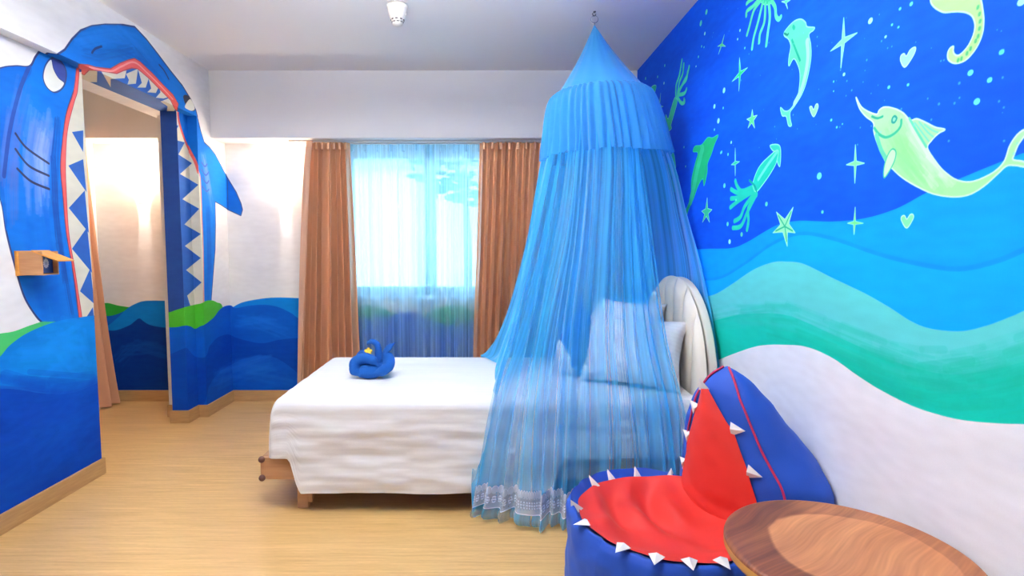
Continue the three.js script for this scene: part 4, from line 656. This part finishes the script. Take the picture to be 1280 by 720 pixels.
// ---------------------------------------------------------------- shark bean bag
{
  const O = V(0.84, 0, -1.93), F = V(-0.846, 0, 0.533), S = V(0.533, 0, 0.846);                 // local axes: forwards (mouth) and sideways
  const W = (f, y, s) => V(O.x + F.x * f + S.x * s, y, O.z + F.z * f + S.z * s);
  const bag = thing('shark_bean_bag', 'blue shark bean bag chair with open red mouth and white teeth', 'bean bag');
  const blue = phys({ color: rgb(0.006, 0.075, 0.50), roughness: 0.62, sheen: 0.3, sheenColor: rgb(0.3, 0.5, 1), bumpMap: weaveBump, bumpScale: 0.0004 }), red = phys({ color: rgb(0.78, 0.026, 0.016), roughness: 0.62, sheen: 0.25, sheenColor: rgb(1, 0.5, 0.4), bumpMap: weaveBump, bumpScale: 0.0004 }), felt = std({ color: '#ece6e2', roughness: 0.9 }), cord = std({ color: '#c8285a', roughness: 0.6 });
  const tabW = [[0, 0.32], [0.15, 0.33], [0.33, 0.30], [0.47, 0.27], [0.57, 0.215], [0.7, 0.14], [0.77, 0.085], [0.805, 0.045], [0.825, 0.004]], tabS = [[0, 0.03], [0.33, 0.045], [0.47, 0.04], [0.57, 0.005], [0.7, -0.015], [0.825, -0.025]], tabF = [[0, -0.13], [0.33, -0.15], [0.5, -0.115], [0.65, -0.075], [0.74, -0.05], [0.825, -0.045]], tabD = [[0, 0.17], [0.33, 0.185], [0.5, 0.15], [0.65, 0.105], [0.74, 0.07], [0.79, 0.04], [0.825, 0.003]];
  const P = 2.4, sec = (y, a) => { const c = Math.cos(a), s = Math.sin(a), w = table(tabW, y), d = table(tabD, y); return [table(tabF, y) + d * Math.sign(s) * Math.abs(s) ** (2 / P), table(tabS, y) + w * Math.sign(c) * Math.abs(c) ** (2 / P)]; };
  const frontF = (y, s) => { const k = clamp(Math.abs((s - table(tabS, y)) / table(tabW, y)), 0, 0.995); return table(tabF, y) + table(tabD, y) * (1 - k ** P) ** (1 / P); };
  const pucker = (y, s) => 0.007 * N(s * 9, y * 16, 4) + 0.005 * N(s * 22, y * 24, 8);
  part(bag, 'backrest', jiggle(sheet((u, t) => { const y = 0.825 * (1 - (1 - t) ** 1.0), [f, s] = sec(y, u * Math.PI * 2); const p = W(f, y, s); p.x = Math.min(p.x, 1.112); return p; }, 96, 60), 0.006, 9), blue);
  const redL = (y) => table([[0.24, -0.2], [0.35, -0.18], [0.55, -0.13], [0.69, -0.09], [0.745, -0.08]], y), redR = (y) => table([[0.24, 0.20], [0.35, 0.175], [0.5, 0.12], [0.62, 0.06], [0.7, -0.01], [0.745, -0.05]], y);
  part(bag, 'upper_mouth', sheet((u, t) => { const y = lerp(0.24, 0.745, t), s = lerp(redL(y), redR(y), u), bow = 0.02 * Math.sin(Math.PI * u) * smooth(0.24, 0.4, y); return W(frontF(y, s) + 0.009 + bow + 0.35 * pucker(y, s) + 0.006 * Math.sin(y * 60 + u * 3) * smooth(0.45, 0.28, y), y, s); }, 36, 60, (u, t) => [u, t * 2]), red);
  for (const ang of [52, 128]) part(bag, 'piping', new THREE.TubeGeometry(new THREE.CatmullRomCurve3(Array.from({ length: 26 }, (_, i) => { const y = lerp(0.05, 0.822, i / 25), [f, s] = sec(y, ang * Math.PI / 180); const p = W(f, y, s), c = W(table(tabF, y), y, table(tabS, y)); return p.add(p.clone().sub(c).normalize().multiplyScalar(0.004)); })), 60, 0.0042, 8), cord);
  // seat: blue pouf with a dished red panel
  const cf = 0.25, cs = -0.03, prof = [[0, 0.27], [0.03, 0.31], [0.1, 0.335], [0.2, 0.335], [0.28, 0.325], [0.33, 0.314], [0.352, 0.296]];
  const seatAt = (a, y, r) => W(cf + Math.cos(a) * r, y, cs + Math.sin(a) * r * 1.02), farLip = (a, r, y) => smooth(-0.05, -0.26, Math.sin(a) * r) * smooth(0.24, 0.345, y);
  part(bag, 'seat', jiggle(sheet((u, t) => { if (t > 0.85) { const k = (t - 0.85) / 0.15; return seatAt(u * Math.PI * 2, lerp(0.352, 0.15, Math.sqrt(k)), lerp(0.296, 0.002, k)); } const y = 0.352 * t / 0.85, a = u * Math.PI * 2; const lip = farLip(a, table(prof, y), y); return seatAt(a, y + 0.03 * lip, table(prof, y) + 0.022 * lip + 0.004 * Math.sin(a * 14 + 4 * N(a * 2, 1)) * smooth(0.2, 0.33, y)); }, 120, 46), 0.007, 11, 2), blue);
  const redY = (r, a) => { const x = Math.cos(a) * r, z = Math.sin(a) * r, q = r / 0.3, dish = 0.356 - 0.075 * (1 - q * q) ; const d1 = 0.024 * Math.sin(x * 30 - z * 16 + 4 * N(x * 4, z * 4)) * (1 - q ** 3) * smooth(-0.1, 0.12, -z), d2 = 0.022 * N(x * 7 + 2, z * 7, 3) * (1 - q ** 4); return dish + d1 + d2 + 0.02 * smooth(-0.15, -0.3, x); };
  part(bag, 'lower_mouth', sheet((u, t) => { const a = u * Math.PI * 2, r = 0.295 * t * (1 + 0.008 * Math.sin(a * 12)); return seatAt(a, redY(0.3 * t, a) , r); }, 120, 40, (u, t) => [u, t], false), red);
  const tooth = (base, dir, out, size = 1) => {                                                    // folded felt triangle
    const d = dir.clone().normalize(), side = V(0, 0, 0).crossVectors(d, out).normalize(), o = V(0, 0, 0).crossVectors(side, d).normalize(), w = 0.024 * size, L = 0.05 * size, k = 0.0035;
    const q = [base.clone().addScaledVector(side, w).addScaledVector(o, -k), base.clone().addScaledVector(side, -w).addScaledVector(o, -k), base.clone().addScaledVector(o, k * 1.6), base.clone().addScaledVector(d, L)];
    const g = new THREE.BufferGeometry(), idx = [0, 1, 3, 1, 2, 3, 2, 0, 3, 0, 2, 1], pos = []; for (const i of idx) pos.push(q[i].x, q[i].y, q[i].z); g.setAttribute('position', new THREE.Float32BufferAttribute(pos, 3)); g.setAttribute('uv', new THREE.Float32BufferAttribute(new Array(24).fill(0), 2)); g.computeVertexNormals();
    part(bag, 'tooth', g, felt);
  };
  const onBack = (y, s) => W(frontF(y, s) + 0.012, y, s);
  for (const [y, side, up] of [[0.66, -1, 0.6], [0.545, -1, 0.35], [0.43, -1, 0.3], [0.345, -1, 0.3], [0.63, 1, 0.1], [0.505, 1, -0.1], [0.385, 1, -0.1]]) { const s = side < 0 ? redL(y) : redR(y), b = onBack(y, s), e = W(frontF(y, s + side * 0.04) + 0.012, y + 0.04 * up, s + side * 0.04); tooth(b, e.sub(b), F, 1); }
  tooth(onBack(0.738, -0.068), V(-0.02, 0.05, 0.0), F, 0.95);
  for (const [u, v, far] of [[753, 614, 1], [781, 613, 1], [806, 611, 1], [838, 607, 1], [737, 641, 1], [744, 657, 0], [772, 694, 0], [817, 715, 0], [868, 722, 0], [907, 712, 0]]) {
    const hit = hitY(0.345)(u, v), c = W(cf, 0.345, cs), r = hit.clone().sub(c).setY(0).normalize(), b = c.clone().addScaledVector(r, far ? 0.3 : 0.292); b.y = far ? 0.345 : 0.364;
    tooth(b, far ? V(r.x * 0.45, 0.8, r.z * 0.45) : V(r.x * 0.8, -0.1, r.z * 0.8), far ? V(0, 0.2, 1) : V(r.x, 1, r.z), 1);
  }
}
// ---------------------------------------------------------------- round wooden table
{
  const R = 0.264, t = thing('round_table', 'small round polished wooden table beside the shark bean bag', 'table', [0.842, 0, -1.258]), top = 0.545;
  const grain = dataTexture(1024, 1024, (x, y) => {
    const X = x - 0.5, Y = y - 0.5, wob = 0.03 * N(X * 3, Y * 3, 2) + 0.006 * N(X * 14, Y * 14, 6), d = Math.hypot(X - 0.04, Y + 0.02) + wob;
    const along = X * 0.8 + Y * 0.6, across = Y * 0.8 - X * 0.6 + 0.05 * N(X * 2.5, Y * 2.5, 11), fibre = N(along * 2.2, across * 34, 4) + 0.7 * N(along * 5, across * 110, 8) + 0.8 * N(along * 1.2, across * 9, 14);
    const heart = clamp(1 - smooth(0.335, 0.36, d) + 0.6 * smooth(-0.1, 0.3, X + 0.2 * N(X * 3, Y * 3, 20)), 0, 1);
    const k = clamp(0.5 + 0.42 * fibre, 0, 1), A = [lerp(104, 172, k), lerp(50, 96, k), lerp(24, 50, k)], B = [lerp(184, 228, k), lerp(110, 150, k), lerp(64, 94, k)];
    return [0, 1, 2].map((i) => lerp(A[i], B[i], heart));
  });
  const wood = phys({ map: grain, roughness: 0.55, clearcoat: 0.15, clearcoatRoughness: 0.4, side: THREE.FrontSide });
  const L = (pts) => new THREE.LatheGeometry(pts.map(([r, y]) => new THREE.Vector2(r, y)), 96);
  const g = L([[0.0001, top], [R * 0.5, top], [R - 0.012, top], [R - 0.005, top - 0.0015], [R - 0.0015, top - 0.005], [R, top - 0.01]]); const p = g.attributes.position, uv = g.attributes.uv; for (let i = 0; i < p.count; i++) uv.setXY(i, 0.5 + p.getX(i) / (2 * R), 0.5 - p.getZ(i) / (2 * R));
  part(t, 'table_top', g, wood); const rimMat = phys({ color: rgb(0.62, 0.30, 0.06), roughness: 0.4, clearcoat: 0.4, side: THREE.FrontSide });
  part(t, 'rim', L([[R, top - 0.01], [R, top - 0.026], [R - 0.004, top - 0.034], [R - 0.02, top - 0.038], [0.0001, top - 0.038]].reverse()), rimMat);
  part(t, 'leg', L([[0.0001, 0.02], [0.05, 0.02], [0.036, 0.05], [0.026, 0.12], [0.024, 0.3], [0.032, 0.45], [0.07, top - 0.038], [0.0001, top - 0.038]]), rimMat); part(t, 'foot', L([[0.0001, 0], [0.15, 0], [0.155, 0.006], [0.14, 0.016], [0.06, 0.026], [0.0001, 0.026]]), rimMat);
}

// ---------------------------------------------------------------- shadows and render
scene.traverse((o) => { if (o.isMesh) { o.castShadow = o.receiveShadow = true; } if (o.isPointLight || o.isSpotLight || o.isDirectionalLight) o.castShadow = true; });
renderer.render(scene, camera);
